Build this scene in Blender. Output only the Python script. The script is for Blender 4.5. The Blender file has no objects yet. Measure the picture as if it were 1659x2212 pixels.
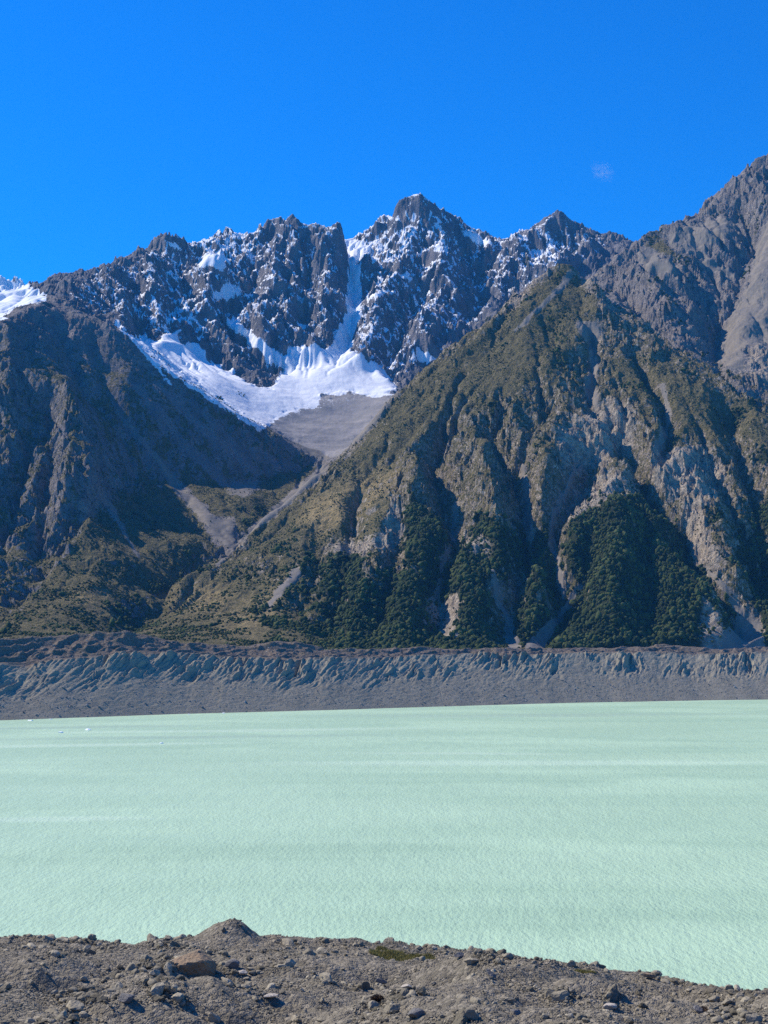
import bpy, math, time
import numpy as np
T0 = time.time()
def log(*a): print('[%.1f]' % (time.time()-T0), *a, flush=True)
RNG = np.random.default_rng(7)
SC = bpy.context.scene
COL = SC.collection

# ------------------------------------------------------------------ camera
FPX, CX, CY, HC = 3072.0, 829.5, 1106.0, 110.0      # focal length and centre in a 1659 x 2212 frame
PITCH = math.atan(274.0/FPX)
cp, sp = math.cos(PITCH), math.sin(PITCH)
cam_d = bpy.data.cameras.new('camera'); cam = bpy.data.objects.new('camera', cam_d); COL.objects.link(cam)
cam_d.sensor_fit = 'VERTICAL'; cam_d.sensor_height = 36.0; cam_d.lens = 50.0
cam_d.clip_start = 0.5; cam_d.clip_end = 60000.0
cam.location = (0, 0, HC); cam.rotation_euler = (math.pi/2+PITCH, 0, 0)
SC.camera = cam

def world(px, py, Y):
    """point at ground distance Y seen in direction px,py"""
    a = (px-CX)/FPX; b = -(py-CY)/FPX
    dy = cp-b*sp; dz = sp+b*cp
    t = Y/dy
    return a*t, Y, HC+dz*t
def world_z(px, py, z):
    a = (px-CX)/FPX; b = -(py-CY)/FPX
    dy = cp-b*sp; dz = sp+b*cp
    t = (z-HC)/dz
    return a*t, dy*t, z
def project(x, y, z):
    zz = z-HC
    d = y*cp+zz*sp; u = -y*sp+zz*cp
    d = np.maximum(d, 1e-3)
    return CX+FPX*x/d, CY-FPX*u/d

# ------------------------------------------------------------------ noise
_ang = np.linspace(0, 2*np.pi, 64, endpoint=False)
_gx = np.cos(_ang).astype(np.float32); _gy = np.sin(_ang).astype(np.float32)
def _hash(ix, iy, seed):
    h = (ix.astype(np.uint32)*np.uint32(374761393) + iy.astype(np.uint32)*np.uint32(668265263) + np.uint32((seed*2246822519) & 0xffffffff))
    h = (h ^ (h >> np.uint32(13)))*np.uint32(1274126177)
    return (h ^ (h >> np.uint32(16)))
def gnoise(x, y, seed=0):
    x = np.asarray(x, np.float32); y = np.asarray(y, np.float32)
    x0 = np.floor(x); y0 = np.floor(y)
    fx = x-x0; fy = y-y0
    ix = x0.astype(np.int64); iy = y0.astype(np.int64)
    u = fx*fx*fx*(fx*(fx*6-15)+10); v = fy*fy*fy*(fy*(fy*6-15)+10)
    def g(ax, ay):
        h = (_hash(ix+ax, iy+ay, seed) & np.uint32(63)).astype(np.int64)
        return _gx[h]*(fx-ax)+_gy[h]*(fy-ay)
    a = g(0, 0); b = g(1, 0); c = g(0, 1); d = g(1, 1)
    return (a+(b-a)*u+(c-a)*v+(a-b-c+d)*u*v)*1.5
def fbm(x, y, wl, octs, seed=0, gain=0.5, lac=2.03):
    s = 0; a = 1.0; f = 1.0/wl
    for o in range(octs):
        s = s + a*gnoise(x*f+o*17.3, y*f-o*9.1, seed+o*7); a *= gain; f *= lac
    return s
def ridged(x, y, wl, octs, seed=0, gain=0.5, lac=2.05, w0=None):
    s = 0; a = 1.0; f = 1.0/wl; w = 1.0
    for o in range(octs):
        n = 1-np.abs(gnoise(x*f+o*31.7, y*f+o*11.9, seed+o*5))*1.6
        n = n*n*w
        w = np.clip(n*1.6, 0, 1)
        s = s+a*n; a *= gain; f *= lac
    return s
def cells(x, y, seed):
    """cellular noise: tilted facets around random points (blocky rock), about -0.5..0.5"""
    x0 = np.floor(x); y0 = np.floor(y)
    ix = x0.astype(np.int64); iy = y0.astype(np.int64)
    best = np.full(x.shape, 9.0, np.float32); val = np.zeros(x.shape, np.float32)
    for dx in (-1, 0, 1):
        for dy in (-1, 0, 1):
            h = _hash(ix+dx, iy+dy, seed)
            qx = x0+dx+(h & np.uint32(255)).astype(np.float32)/255
            qy = y0+dy+((h >> np.uint32(8)) & np.uint32(255)).astype(np.float32)/255
            d = (x-qx)**2+(y-qy)**2
            sx = ((h >> np.uint32(16)) & np.uint32(255)).astype(np.float32)/255-.5
            sy = ((h >> np.uint32(24)) & np.uint32(255)).astype(np.float32)/255-.5
            m = d < best
            best = np.where(m, d, best)
            val = np.where(m, sx*(x-qx)*1.6+sy*(y-qy)*1.6+(sx+sy)*.35, val)
    return val
def sstep(a, b, x):
    t = np.clip((x-a)/(b-a), 0, 1); return t*t*(3-2*t)

# ------------------------------------------------------------------ grid heights from ridge and valley lines
def resample_line(pts, step):
    P = np.array(pts, float); out = []
    for a, b in zip(P[:-1], P[1:]):
        n = max(2, int(np.linalg.norm((b-a)[:2])/step))
        t = np.linspace(0, 1, n, endpoint=False)[:, None]
        out.append(a+(b-a)*t)
    out.append(P[-1:])
    return np.concatenate(out)
def solve(lines, X0, X1, Y0, Y1, cell, levels, iters):
    """height sheet (rows y, cols x) through 3-D lines; membrane in between"""
    Z = None
    for lv in range(levels-1, -1, -1):
        c = cell*2**lv
        nx = int((X1-X0)/c)+1; ny = int((Y1-Y0)/c)+1
        S = np.zeros(nx*ny); W = np.zeros(nx*ny)
        for L in lines:
            q = resample_line(L, c*0.4)
            i = np.round((q[:, 0]-X0)/c).astype(int); j = np.round((q[:, 1]-Y0)/c).astype(int)
            m = (i >= 0) & (i < nx) & (j >= 0) & (j < ny)
            k = j[m]*nx+i[m]
            S += np.bincount(k, q[m, 2], nx*ny); W += np.bincount(k, minlength=nx*ny)
        M = (W > 0).reshape(ny, nx); C = (S/np.maximum(W, 1)).reshape(ny, nx)
        if Z is None: Z = np.full((ny, nx), C[M].mean())
        else:
            yy = np.linspace(0, Z.shape[0]-1, ny); xx = np.linspace(0, Z.shape[1]-1, nx)
            Z = bil(Z, xx[None, :]+0*yy[:, None], yy[:, None]+0*xx[None, :])
        Z[M] = C[M]
        for _ in range(iters if lv else iters//2):
            P = np.pad(Z, 1, mode='edge')
            Zn = (P[:-2, 1:-1]+P[2:, 1:-1]+P[1:-1, :-2]+P[1:-1, 2:])*.25
            Z = Z+(Zn-Z)*1.0
            Z[M] = C[M]
    return Z
def bil(A, x, y):
    ny, nx = A.shape
    x = np.clip(x, 0, nx-1.001); y = np.clip(y, 0, ny-1.001)
    i = x.astype(np.int64); j = y.astype(np.int64); fx = x-i; fy = y-j
    return (A[j, i]*(1-fx)+A[j, i+1]*fx)*(1-fy)+(A[j+1, i]*(1-fx)+A[j+1, i+1]*fx)*fy
def bicub(A, x, y):
    """smooth (Catmull-Rom) sampling"""
    ny, nx = A.shape
    x = np.clip(x, 1, nx-2.001); y = np.clip(y, 1, ny-2.001)
    i = x.astype(np.int64); j = y.astype(np.int64); fx = x-i; fy = y-j
    def w(t): return (-.5*t+t*t-.5*t**3, 1-2.5*t*t+1.5*t**3, .5*t+2*t*t-1.5*t**3, -.5*t*t+.5*t**3)
    wx = w(fx); wy = w(fy); s = 0
    for b in range(4):
        jj = np.clip(j+b-1, 0, ny-1); r = 0
        for a in range(4):
            r = r+A[jj, np.clip(i+a-1, 0, nx-1)]*wx[a]
        s = s+r*wy[b]
    return s
def W(pts):
    return [world(*p) for p in pts]

# ------------------------------------------------------------------ the mountains (distances in metres)
MASSIF = [(-900,1100,3300),(-300,880,3900),(0,690,4300),(30,680,4400),(60,668,4500),(90,655,4600),(118,645,4700),(135,628,5100),(150,612,5300),(160,600,5450),(172,594,5600),(200,598,5750),(225,578,5950),(250,560,6100),(290,538,6350),(330,522,6500),(345,510,6600),(375,506,6700),(400,500,6750),(430,504,6800),(470,502,6850),(505,492,6880),(530,502,6900),(548,500,6900),(562,480,6880),(572,460,6850),(580,460,6850),(592,478,6850),(617,476,6850),(625,458,6830),(633,458,6830),(645,480,6830),(662,470,6800),(700,468,6780),(735,466,6750),(741,522,6900),(765,522,7000),(790,490,7050),(815,462,7080),(840,450,7080),(870,424,7080),(905,414,7050),(925,416,7060),(942,422,7080),(954,440,7100),(990,472,7200),(1010,490,7250),(1060,518,7350),(1090,517,7400),(1115,488,7300),(1140,470,7250),(1170,459,7200),(1190,461,7150),(1205,461,7150),(1232,457,7180),(1262,464,7200),(1300,489,7300),(1345,520,7400),(1500,620,7600),(2000,700,7600)]
MASSIF = [(a, b-(6 if 330 <= a <= 800 and not 738 <= a <= 770 else 0), c) for a, b, c in MASSIF]
LINES = [W(MASSIF)]
# foot of the snowy cliffs, snow fans, basin
LINES += [W([(300,735,5450),(345,712,5650),(390,708,5750),(450,745,5720),(520,795,5600),(590,838,5480)]),
          W([(590,838,5480),(620,770,5800),(650,748,5900),(735,745,5950),(800,790,5800),(850,832,5650),(900,812,5750),(950,775,5900),(1100,740,6000),(1300,700,6000)]),
          W([(640,850,5480),(690,850,5520),(760,850,5540),(840,852,5520)]),
          W([(660,905,5230),(740,910,5260),(800,905,5280)]),
          W([(560,900,5150),(610,925,5080),(700,975,4900),(745,972,4930),(790,950,5050)]),
          W([(752,530,6850),(766,600,6550),(762,680,6200),(735,745,5950)]),
          W([(560,610,6350),(600,700,6050),(520,700,5950)]),
          W([(1000,520,7000),(1080,600,6700),(1120,650,6400),(1150,740,6000)])]
# far snowy peak at the left
LINES += [W([(-600,480,9000),(-200,560,9000),(-40,598,9000),(0,587,9000),(35,583,9000),(55,600,9000),(75,620,8950),(100,634,8900),(140,665,8800),(300,700,8800)]),
          W([(-400,760,7400),(0,760,7400),(110,740,7300)])]
# left mountain: crest falling right, its shaded flank, the lit fan, ribs at the left
LINES += [W([(118,645,4700),(175,668,4660),(230,690,4620),(300,745,4580),(380,802,4580),(470,862,4600),(560,917,4650),(640,962,4700),(690,988,4760)]),
          W([(300,757,4830),(400,835,4860),(520,905,4900)]),
          W([(660,1012,4650),(560,1030,4460),(480,1045,4350),(400,1045,4270),(300,1045,4190),(255,1040,4070)]),
          W([(290,1070,3950),(280,1150,3520),(200,1265,3110),(90,1360,2720),(40,1385,2500)]),
          W([(480,1060,4160),(440,1130,3800),(390,1190,3550),(300,1270,3270),(240,1340,2950)]),
          W([(60,760,4050),(110,800,4080),(160,880,3950),(205,965,3760),(190,1040,3590),(183,1110,3440),(130,1180,3280),(70,1260,3080),(0,1330,2860),(-120,1392,2500)]),
          W([(240,985,3930),(235,1020,3850),(217,1090,3640),(162,1180,3400),(97,1265,3190),(22,1340,2950),(-60,1385,2650)])]
# valley between left mountain and the pyramid
LINES += [W([(700,992,4760),(680,1042,4450),(600,1128,3980),(500,1220,3640),(440,1262,3470),(380,1305,3330),(310,1352,3130),(262,1388,2800)])]
# pyramid
LINES += [W([(1215,548,4400),(1185,560,4390),(1170,576,4370),(1130,605,4330),(1100,630,4290),(1080,668,4240),(1040,690,4200),(1000,722,4150),(950,770,4080),(900,805,4000),(850,850,3930),(780,930,3830),(700,1010,3730),(600,1090,3600),(490,1190,3450),(380,1250,3290),(330,1280,3210),(295,1345,3080),(275,1375,2950)]),
          W([(1215,548,4400),(1235,560,4380),(1262,577,4370),(1276,560,4350),(1284,572,4340),(1286,620,4290),(1330,663,4200),(1405,698,4130),(1470,748,4020),(1540,773,3930),(1580,818,3830),(1640,873,3700),(1700,930,3600),(1900,1100,3400),(2300,1400,3000)]),
          W([(1225,575,4360),(1262,640,4230),(1275,720,4030),(1350,800,3830),(1400,900,3590),(1440,1000,3390),(1480,1110,3230),(1500,1250,3010),(1505,1392,2850)]),
          W([(950,775,4070),(905,960,3600),(865,1100,3270),(850,1250,2970),(840,1392,2680)]),
          W([(1150,620,4280),(1120,860,3700),(1080,1050,3330),(1060,1250,2980),(1050,1392,2760)])]
# mountain behind at the right
LINES += [W([(1180,640,4900),(1290,590,4950),(1330,556,5000),(1350,535,5050),(1380,515,5100),(1400,497,5120),(1425,488,5150),(1470,468,5200),(1482,470,5210),(1500,461,5230),(1530,432,5280),(1555,400,5320),(1580,364,5350),(1610,344,5380),(1635,322,5400),(1659,311,5420),(1900,170,5600),(2400,380,5600)]),
          W([(1300,640,4600),(1380,700,4420),(1450,748,4310),(1530,792,4130),(1590,850,3980),(1659,905,3860),(1800,1010,3750),(2100,1200,3500)]),
          W([(1605,560,5000),(1590,640,4760),(1556,700,4500),(1545,772,4250)]),
          W([(1440,560,4870),(1480,620,4690),(1500,690,4470),(1510,750,4300)]),
          W([(1659,470,5080),(1640,620,4700),(1659,740,4330),(1659,800,4120)])]
# hidden ground behind the pyramid
LINES += [W([(740,985,4850),(850,925,4900),(950,880,5000),(1100,840,5200),(1200,800,5400)])]
# foot of the mountains and backs of the ranges
LINES += [[(-1600,2150,88),(-600,2290,88),(0,2640,88),(500,2800,88),(900,2880,88),(2500,3100,88)],
          [(-1600,2000,80),(-600,2150,80),(0,2480,80),(500,2640,80),(900,2720,80),(2500,2900,80)],
          [(-3500,9400,900),(3900,9400,900)]]
X0, X1, Y0, Y1, CELL = -3500., 3900., 1900., 9400., 10.0
Z = solve(LINES, X0, X1, Y0, Y1, CELL, 6, 240)
NY, NX = Z.shape
gx = X0+np.arange(NX)*CELL; gy = Y0+np.arange(NY)*CELL
GX, GY = np.meshgrid(gx, gy)
log('base', Z.shape)

def hit(px, py, y0=2300., y1=9300., grid=None):
    """where the line of sight px,py first meets the sheet"""
    ys = np.arange(y0, y1, 8.0)
    a = (px-CX)/FPX; b = -(py-CY)/FPX
    t = ys/(cp-b*sp)
    xs = a*t; zs = HC+(sp+b*cp)*t
    h = bil(Z, (xs-X0)/CELL, (ys-Y0)/CELL)
    k = np.argmax(h > zs)
    return (xs[k], ys[k], h[k]) if h[k] > zs[k] else None
def carve(pts, amp, width, sharp=1.0, taper=True):
    """raise (amp>0) a rib or cut (amp<0) a gully along a line of the face"""
    global Z
    q = []
    for a, b in zip(pts[:-1], pts[1:]):
        n = max(2, int(math.hypot(b[0]-a[0], b[1]-a[1])/7))
        for i in range(n):
            t = i/n; q.append((a[0]+(b[0]-a[0])*t, a[1]+(b[1]-a[1])*t))
    q.append(pts[-1])
    H = [hit(*p) for p in q]; H = [h for h in H if h]
    if len(H) < 2: return
    H = np.array(H)
    tp = .3 if pts[0][1] < 600 else .12
    D = np.full(Z.shape, 1e9); T = np.zeros(Z.shape)
    x0 = H[:, 0].min()-width*2; x1 = H[:, 0].max()+width*2; ya = H[:, 1].min()-width*2; yb = H[:, 1].max()+width*2
    i0, i1 = np.clip(((np.array([x0, x1])-X0)/CELL).astype(int), 0, NX); j0, j1 = np.clip(((np.array([ya, yb])-Y0)/CELL).astype(int), 0, NY)
    if i1 <= i0 or j1 <= j0: return
    xs = GX[j0:j1, i0:i1]; ys = GY[j0:j1, i0:i1]
    wob = fbm(xs, ys, 120, 3, 5)*width*.45
    D = np.full(xs.shape, 1e9); T = np.zeros(xs.shape); n = len(H)-1
    for k in range(n):
        ax, ay = H[k, :2]; bx, by = H[k+1, :2]; L = (bx-ax)**2+(by-ay)**2+1e-6
        if L > 400**2: continue
        t = np.clip(((xs-ax)*(bx-ax)+(ys-ay)*(by-ay))/L, 0, 1)
        d = np.hypot(xs-ax-t*(bx-ax), ys-ay-t*(by-ay))
        m = d < D; D = np.where(m, d, D); T = np.where(m, (k+t)/n, T)
    D = np.maximum(0, D+wob*sstep(0, width*.5, D))
    prof = np.clip(1-D/width, 0, 1)**sharp
    if taper: prof = prof*np.minimum(1, sstep(0, tp, T)+.0)*(.35+.65*sstep(1.0, .85, T))
    Z[j0:j1, i0:i1] += amp*prof

# large gullies and ribs of the pyramid
for c in [([(1000,870),(925,965),(980,1075),(985,1125),(955,1210),(948,1270),(920,1380)],-65,70),
          ([(1045,880),(1070,950),(1110,975),(1130,1040),(1135,1100),(1140,1165),(1125,1215),(1085,1330),(1095,1375)],-80,75),
          ([(1285,900),(1262,980),(1230,1050),(1190,1115),(1190,1160),(1205,1220),(1215,1285),(1165,1380)],-80,80),
          ([(1190,840),(1165,900),(1120,960)],-30,50),
          ([(1320,860),(1350,930),(1380,975),(1405,1025),(1440,1055),(1475,1080),(1485,1160),(1530,1230),(1580,1275),(1612,1335),(1600,1380)],-75,75),
          ([(1278,700),(1282,790),(1270,830),(1290,880)],-28,40),
          ([(1360,730),(1395,790),(1425,840),(1442,900),(1437,940),(1405,1010)],-32,45),
          ([(1560,830),(1600,960),(1640,1100),(1659,1250)],-60,80),
          ([(1530,960),(1580,1060),(1610,1150),(1659,1300)],-40,60),
          ([(870,1060),(860,1150),(840,1230),(800,1380)],-40,60),
          ([(700,1100),(690,1200),(640,1330)],-25,60),
          ([(780,1010),(760,1120),(740,1240),(700,1380)],-30,60),
          ([(1340,1080),(1330,1200),(1320,1380)],35,80),
          ([(1400,1080),(1400,1200),(1400,1380)],-25,60),
          ([(1265,1130),(1268,1230),(1262,1300),(1255,1385)],-25,50),
          ([(940,900),(905,990),(890,1080)],35,60),
          ([(1040,930),(1040,1040),(1070,1110),(1085,1200)],45,60),
          ([(1180,960),(1170,1040),(1165,1120),(1172,1200),(1150,1290)],45,55),
          ([(1285,590),(1290,640),(1300,700)],30,50),
          ([(1100,640),(1075,690),(1030,740),(960,790)],22,40),
          ([(1260,580),(1210,640),(1165,690)],-3,30),
          # left mountain
          ([(40,760),(70,860),(60,960),(30,1060),(0,1180)],-55,80),
          ([(100,830),(120,930),(100,1030),(90,1130),(70,1200)],-60,70),
          ([(20,700),(20,800),(10,900)],40,60),
          ([(140,800),(150,880),(130,960),(140,1060),(120,1150)],40,60),
          ([(240,1010),(250,1060),(270,1120),(310,1200)],-8,40),
          ([(250,870),(330,990),(400,1070),(460,1160)],-8,45),
          ([(190,690),(230,820),(300,950)],-35,70),
          ([(120,670),(160,760),(200,860)],-40,80),
          # snowy massif
          ([(752,522),(766,600),(762,680),(735,745)],-70,90),
          ([(560,520),(545,580),(500,640),(470,680)],-50,90),
          ([(620,500),(640,600),(620,680),(640,740)],45,110),
          ([(700,480),(710,580),(690,660),(720,720)],70,110),
          ([(660,490),(665,600),(655,700)],-60,80),
          ([(575,480),(590,600),(560,690),(575,750)],60,100),
          ([(500,690),(560,740),(620,790)],-60,80),
          ([(430,510),(470,570),(440,640),(460,700)],55,100),
          ([(380,520),(400,600),(380,700)],-45,90),
          ([(320,530),(330,620),(350,700)],50,90),
          ([(250,570),(270,640),(270,720)],45,80),
          ([(290,560),(300,650),(300,720)],-40,70),
          ([(905,440),(890,520),(850,600),(800,680),(770,760)],70,130),
          ([(930,430),(960,520),(950,620),(920,700),(880,790)],60,120),
          ([(900,520),(910,620),(860,700),(830,790)],-45,90),
          ([(990,480),(1040,600),(1000,680)],-80,120),
          ([(1190,500),(1180,540),(1150,590)],20,90),
          ([(1220,480),(1240,540),(1280,580)],-40,80),
          ([(770,760),(800,790),(850,830)],30,60),
          # right mountain
          ([(1350,560),(1400,620),(1440,690)],40,80),
          ([(1400,560),(1470,610),(1520,640)],45,80),
          ([(1330,590),(1380,650),(1430,720)],-45,70),
          ([(1440,560),(1500,600),(1545,660),(1545,760)],-60,80),
          ([(1500,480),(1560,560),(1600,600)],30,70),
          ([(1590,390),(1620,470),(1640,560)],-35,70),
          ([(1640,380),(1659,450)],30,70)]:
    near_ = c[0][0][1] > 600 and not (c[0][0][0] < 800 and c[0][0][1] < 760)
    carve(c[0], c[1]*(1.15 if near_ else 1.1), c[2]*(.68 if near_ else .9))
log('carved')

# broad noise, then water cutting down the slopes
lin = np.zeros(Z.shape)
amp_high = sstep(150, 500, Z)
far = sstep(4900, 5600, GY)
basin = np.exp(-(((GX+170)/480)**2+((GY-5230)/520)**2)**2)
calm = 1-.85*np.clip(basin*1.4, 0, 1)
wx = fbm(GX, GY, 500, 3, 3)*60; wy = fbm(GX, GY, 500, 3, 4)*60
Z0 = Z.copy()
Z += (ridged(GX+wx, GY+wy, 420, 4, 20)-.9)*(14+30*far)*amp_high*calm
Z += fbm(GX, GY, 160, 4, 31)*12*sstep(95, 200, Z)*calm
def shift8():
    return [(-1,-1,1.414),(-1,0,1),(-1,1,1.414),(0,-1,1),(0,1,1),(1,-1,1.414),(1,0,1),(1,1,1.414)]
IDX = np.arange(NX*NY).reshape(NY, NX)
A = np.ones(NX*NY)
protect = None
HARD = (.35+.65*sstep(-.3, .4, fbm(GX, GY, 260, 3, 77)))*calm
GPX = CX+FPX*GX/GY
flank = np.exp(-(((GX+690)/490)**2+((GY-4370)/360)**2)**2)
HARD = HARD*(.24+.76*far)*(1-.7*flank)*np.where((GPX > 1250) & (GY < 6200) & (GY > 4300), .8, 1)
for it in range(14):
    P = np.pad(Z+(RNG.random(Z.shape)-.5)*1.2, 1, mode='edge'); c = P[1:-1, 1:-1]
    best = np.zeros(Z.shape); rec = IDX.copy()
    for dj, di, L in shift8():
        s = (c-P[1+dj:NY+1+dj, 1+di:NX+1+di])/(L*CELL)
        jj = np.clip(np.arange(NY)+dj, 0, NY-1)[:, None]; ii = np.clip(np.arange(NX)+di, 0, NX-1)[None, :]
        m = s > best
        best = np.where(m, s, best); rec = np.where(m, jj*NX+ii, rec)
    r = rec.ravel(); self_ = r == IDX.ravel()
    for _ in range(26 if it else 80):
        w_ = np.where(self_, 0, A)
        A = 1+np.bincount(r, w_, NX*NY)
    Aa = A.reshape(NY, NX)
    e = 1.15*np.sqrt(Aa)*np.minimum(best, 1.4)*HARD
    drop = Z-Z.ravel()[r].reshape(NY, NX)
    e = np.minimum(e, np.maximum(drop, 0)*.42)
    e *= sstep(90, 140, Z)
    Z = Z-e
    # loose material slips where it is too steep
    P = np.pad(Z, 1, mode='edge')
    lap = (P[:-2, 1:-1]+P[2:, 1:-1]+P[1:-1, :-2]+P[1:-1, 2:])*.25-Z
    Z = Z+lap*(.16)
BAS = np.clip(basin*1.6, 0, 1)
Zs = Z.copy()
for _ in range(60):
    P = np.pad(Zs, 1, mode='edge'); Zs = (P[:-2, 1:-1]+P[2:, 1:-1]+P[1:-1, :-2]+P[1:-1, 2:])*.25
Z = Z*(1-BAS)+(Zs+fbm(GX, GY, 150, 4, 63)*5)*BAS
Z = np.maximum(Z, np.minimum(Z0, 82))
FLOW = np.log(np.maximum(A.reshape(NY, NX), 1))
log('eroded')

# ------------------------------------------------------------------ helpers: meshes, tags, materials
def tag(o, label=None, cat=None, group=None, kind=None):
    if label: o['label'] = label
    if cat: o['category'] = cat
    if group: o['group'] = group
    if kind: o['kind'] = kind
    return o
def mesh_np(name, V, F, mats, smooth=True, attrs=None):
    me = bpy.data.meshes.new(name)
    V = np.ascontiguousarray(V, np.float32); k = F.shape[1]
    me.vertices.add(len(V)); me.vertices.foreach_set('co', V.ravel())
    me.loops.add(F.size); me.loops.foreach_set('vertex_index', np.ascontiguousarray(F, np.int32).ravel())
    me.polygons.add(len(F)); me.polygons.foreach_set('loop_start', np.arange(0, F.size, k, dtype=np.int32))
    me.polygons.foreach_set('loop_total', np.full(len(F), k, np.int32))
    me.polygons.foreach_set('use_smooth', np.full(len(F), smooth, bool))
    me.update(calc_edges=True)
    for n, a in (attrs or {}).items():
        at = me.attributes.new(n, 'FLOAT', 'POINT'); at.data.foreach_set('value', np.ascontiguousarray(a, np.float32).ravel())
    me.materials.append(mats)
    return me
def obj(name, me, parent=None):
    o = bpy.data.objects.new(name, me); COL.objects.link(o)
    if parent: o.parent = parent
    return o
class NT:
    def __init__(s, name):
        s.m = bpy.data.materials.new(name); s.m.use_nodes = True; s.t = s.m.node_tree; s.t.nodes.clear()
        s.out = s.t.nodes.new('ShaderNodeOutputMaterial')
    def n(s, typ, **kw):
        nd = s.t.nodes.new(typ)
        for k, v in kw.items():
            if k[0] == '_': setattr(nd, k[1:], v)
            else: s.set(nd.inputs[k.replace('__', ' ')], v)
        return nd
    def set(s, inp, v):
        if hasattr(v, 'bl_idname') and 'Socket' in v.bl_idname or isinstance(v, bpy.types.NodeSocket): s.t.links.new(v, inp)
        else: inp.default_value = v
    def attr(s, name): return s.n('ShaderNodeAttribute', _attribute_name=name).outputs['Fac']
    def pos(s): return s.n('ShaderNodeNewGeometry').outputs['Position']
    def noise(s, scale, detail=4, rough=.55, vec=None, dist=0):
        nd = s.n('ShaderNodeTexNoise', Scale=scale, Detail=detail, Roughness=rough, Distortion=dist)
        s.set(nd.inputs['Vector'], vec if vec is not None else s.pos()); return nd.outputs['Fac']
    def math(s, op, a, b=0.0, c=0.0, clamp=False):
        nd = s.t.nodes.new('ShaderNodeMath'); nd.operation = op; nd.use_clamp = clamp
        s.set(nd.inputs[0], a); s.set(nd.inputs[1], b); s.set(nd.inputs[2], c); return nd.outputs[0]
    def ramp(s, v, a, b, lo=0.0, hi=1.0):
        nd = s.t.nodes.new('ShaderNodeMapRange'); nd.interpolation_type = 'SMOOTHSTEP'
        s.set(nd.inputs['Value'], v); s.set(nd.inputs['From Min'], a); s.set(nd.inputs['From Max'], b)
        s.set(nd.inputs['To Min'], lo); s.set(nd.inputs['To Max'], hi); return nd.outputs[0]
    def mix(s, f, a, b, mode='MIX'):
        nd = s.t.nodes.new('ShaderNodeMix'); nd.data_type = 'RGBA'; nd.blend_type = mode
        s.set(nd.inputs[0], f)
        for i, v in ((6, a), (7, b)):
            if isinstance(v, tuple): v = (*v, 1.0)[:4]
            s.set(nd.inputs[i], v)
        return nd.outputs[2]
    def bump(s, h, strength=1.0, dist=1.0, normal=None):
        nd = s.n('ShaderNodeBump', Strength=strength, Distance=dist, Height=h)
        if normal is not None: s.set(nd.inputs['Normal'], normal)
        return nd.outputs[0]
    def bsdf(s, col, rough=.95, normal=None, spec=.15, **kw):
        nd = s.t.nodes.new('ShaderNodeBsdfPrincipled')
        if isinstance(col, tuple): col = (*col, 1.0)
        s.set(nd.inputs['Base Color'], col); s.set(nd.inputs['Roughness'], rough); s.set(nd.inputs['Specular IOR Level'], spec)
        if normal is not None: s.set(nd.inputs['Normal'], normal)
        for k, v in kw.items(): s.set(nd.inputs[k.replace('__', ' ')], v)
        s.t.links.new(nd.outputs[0], s.out.inputs[0]); return s.m

SH = np.array([world_z(p, q, 0.0)[:2] for p, q in [(-500,1574),(-150,1563),(0,1556),(200,1549),(400,1542),(600,1537),(829,1530),(1000,1525),(1200,1519),(1400,1515),(1659,1511),(1850,1507),(2150,1503)]])
# ------------------------------------------------------------------ zones of ground cover, drawn once in the photograph's frame and laid on the slopes
MW, MH = 830, 700
def raster_poly(polys, blur=3):
    M = np.zeros((MH, MW), np.float32)
    yy, xx = np.mgrid[0:MH, 0:MW]; xx = xx*2+1; yy = yy*2+1
    for P in polys:
        ins = np.zeros(M.shape, bool); n = len(P)
        for i in range(n):
            x1, y1 = P[i]; x2, y2 = P[(i+1) % n]
            if y1 == y2: continue
            c = ((yy < y1) != (yy < y2)) & (xx < (x2-x1)*(yy-y1)/(y2-y1)+x1)
            ins ^= c
        M[ins] = 1
    return blurm(M, blur)
def raster_line(lines, blur=1):
    M = np.zeros((MH, MW), np.float32)
    for L in lines:
        pts, w0, w1, v = L; n_all = len(pts)-1
        for k in range(n_all):
            (xa, ya), (xb, yb) = pts[k], pts[k+1]
            n = int(math.hypot(xb-xa, yb-ya))+1
            for i in range(n):
                t = i/n; g = (k+t)/n_all; r = (w0+(w1-w0)*g)/2
                x = (xa+(xb-xa)*t)/2; y = (ya+(yb-ya)*t)/2
                a, b = int(x-r-1), int(x+r+2); c, d = int(y-r-1), int(y+r+2)
                a, c = max(a, 0), max(c, 0)
                if b <= a or d <= c or a >= MW or c >= MH: continue
                sy, sx = np.mgrid[c:min(d, MH), a:min(b, MW)]
                q = np.clip(r+.5-np.hypot(sx-x, sy-y), 0, 1)*v
                M[c:d, a:b] = np.maximum(M[c:d, a:b], q)
    return blurm(M, blur)
def blurm(M, r):
    for _ in range(2):
        if r < 1: break
        for ax in (0, 1):
            P = np.pad(M, [(r, r) if a == ax else (0, 0) for a in (0, 1)], mode='edge')
            c = np.cumsum(P, axis=ax); k = 2*r+1
            z = np.zeros_like(np.take(c, [0], axis=ax)); c = np.concatenate([z, c], axis=ax)
            M = (np.take(c, range(k, c.shape[ax]), axis=ax)-np.take(c, range(0, c.shape[ax]-k), axis=ax))/k
    return M.astype(np.float32)
def look(M, px, py):
    return bil(M, (px-1)/2, (py-1)/2)

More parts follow.
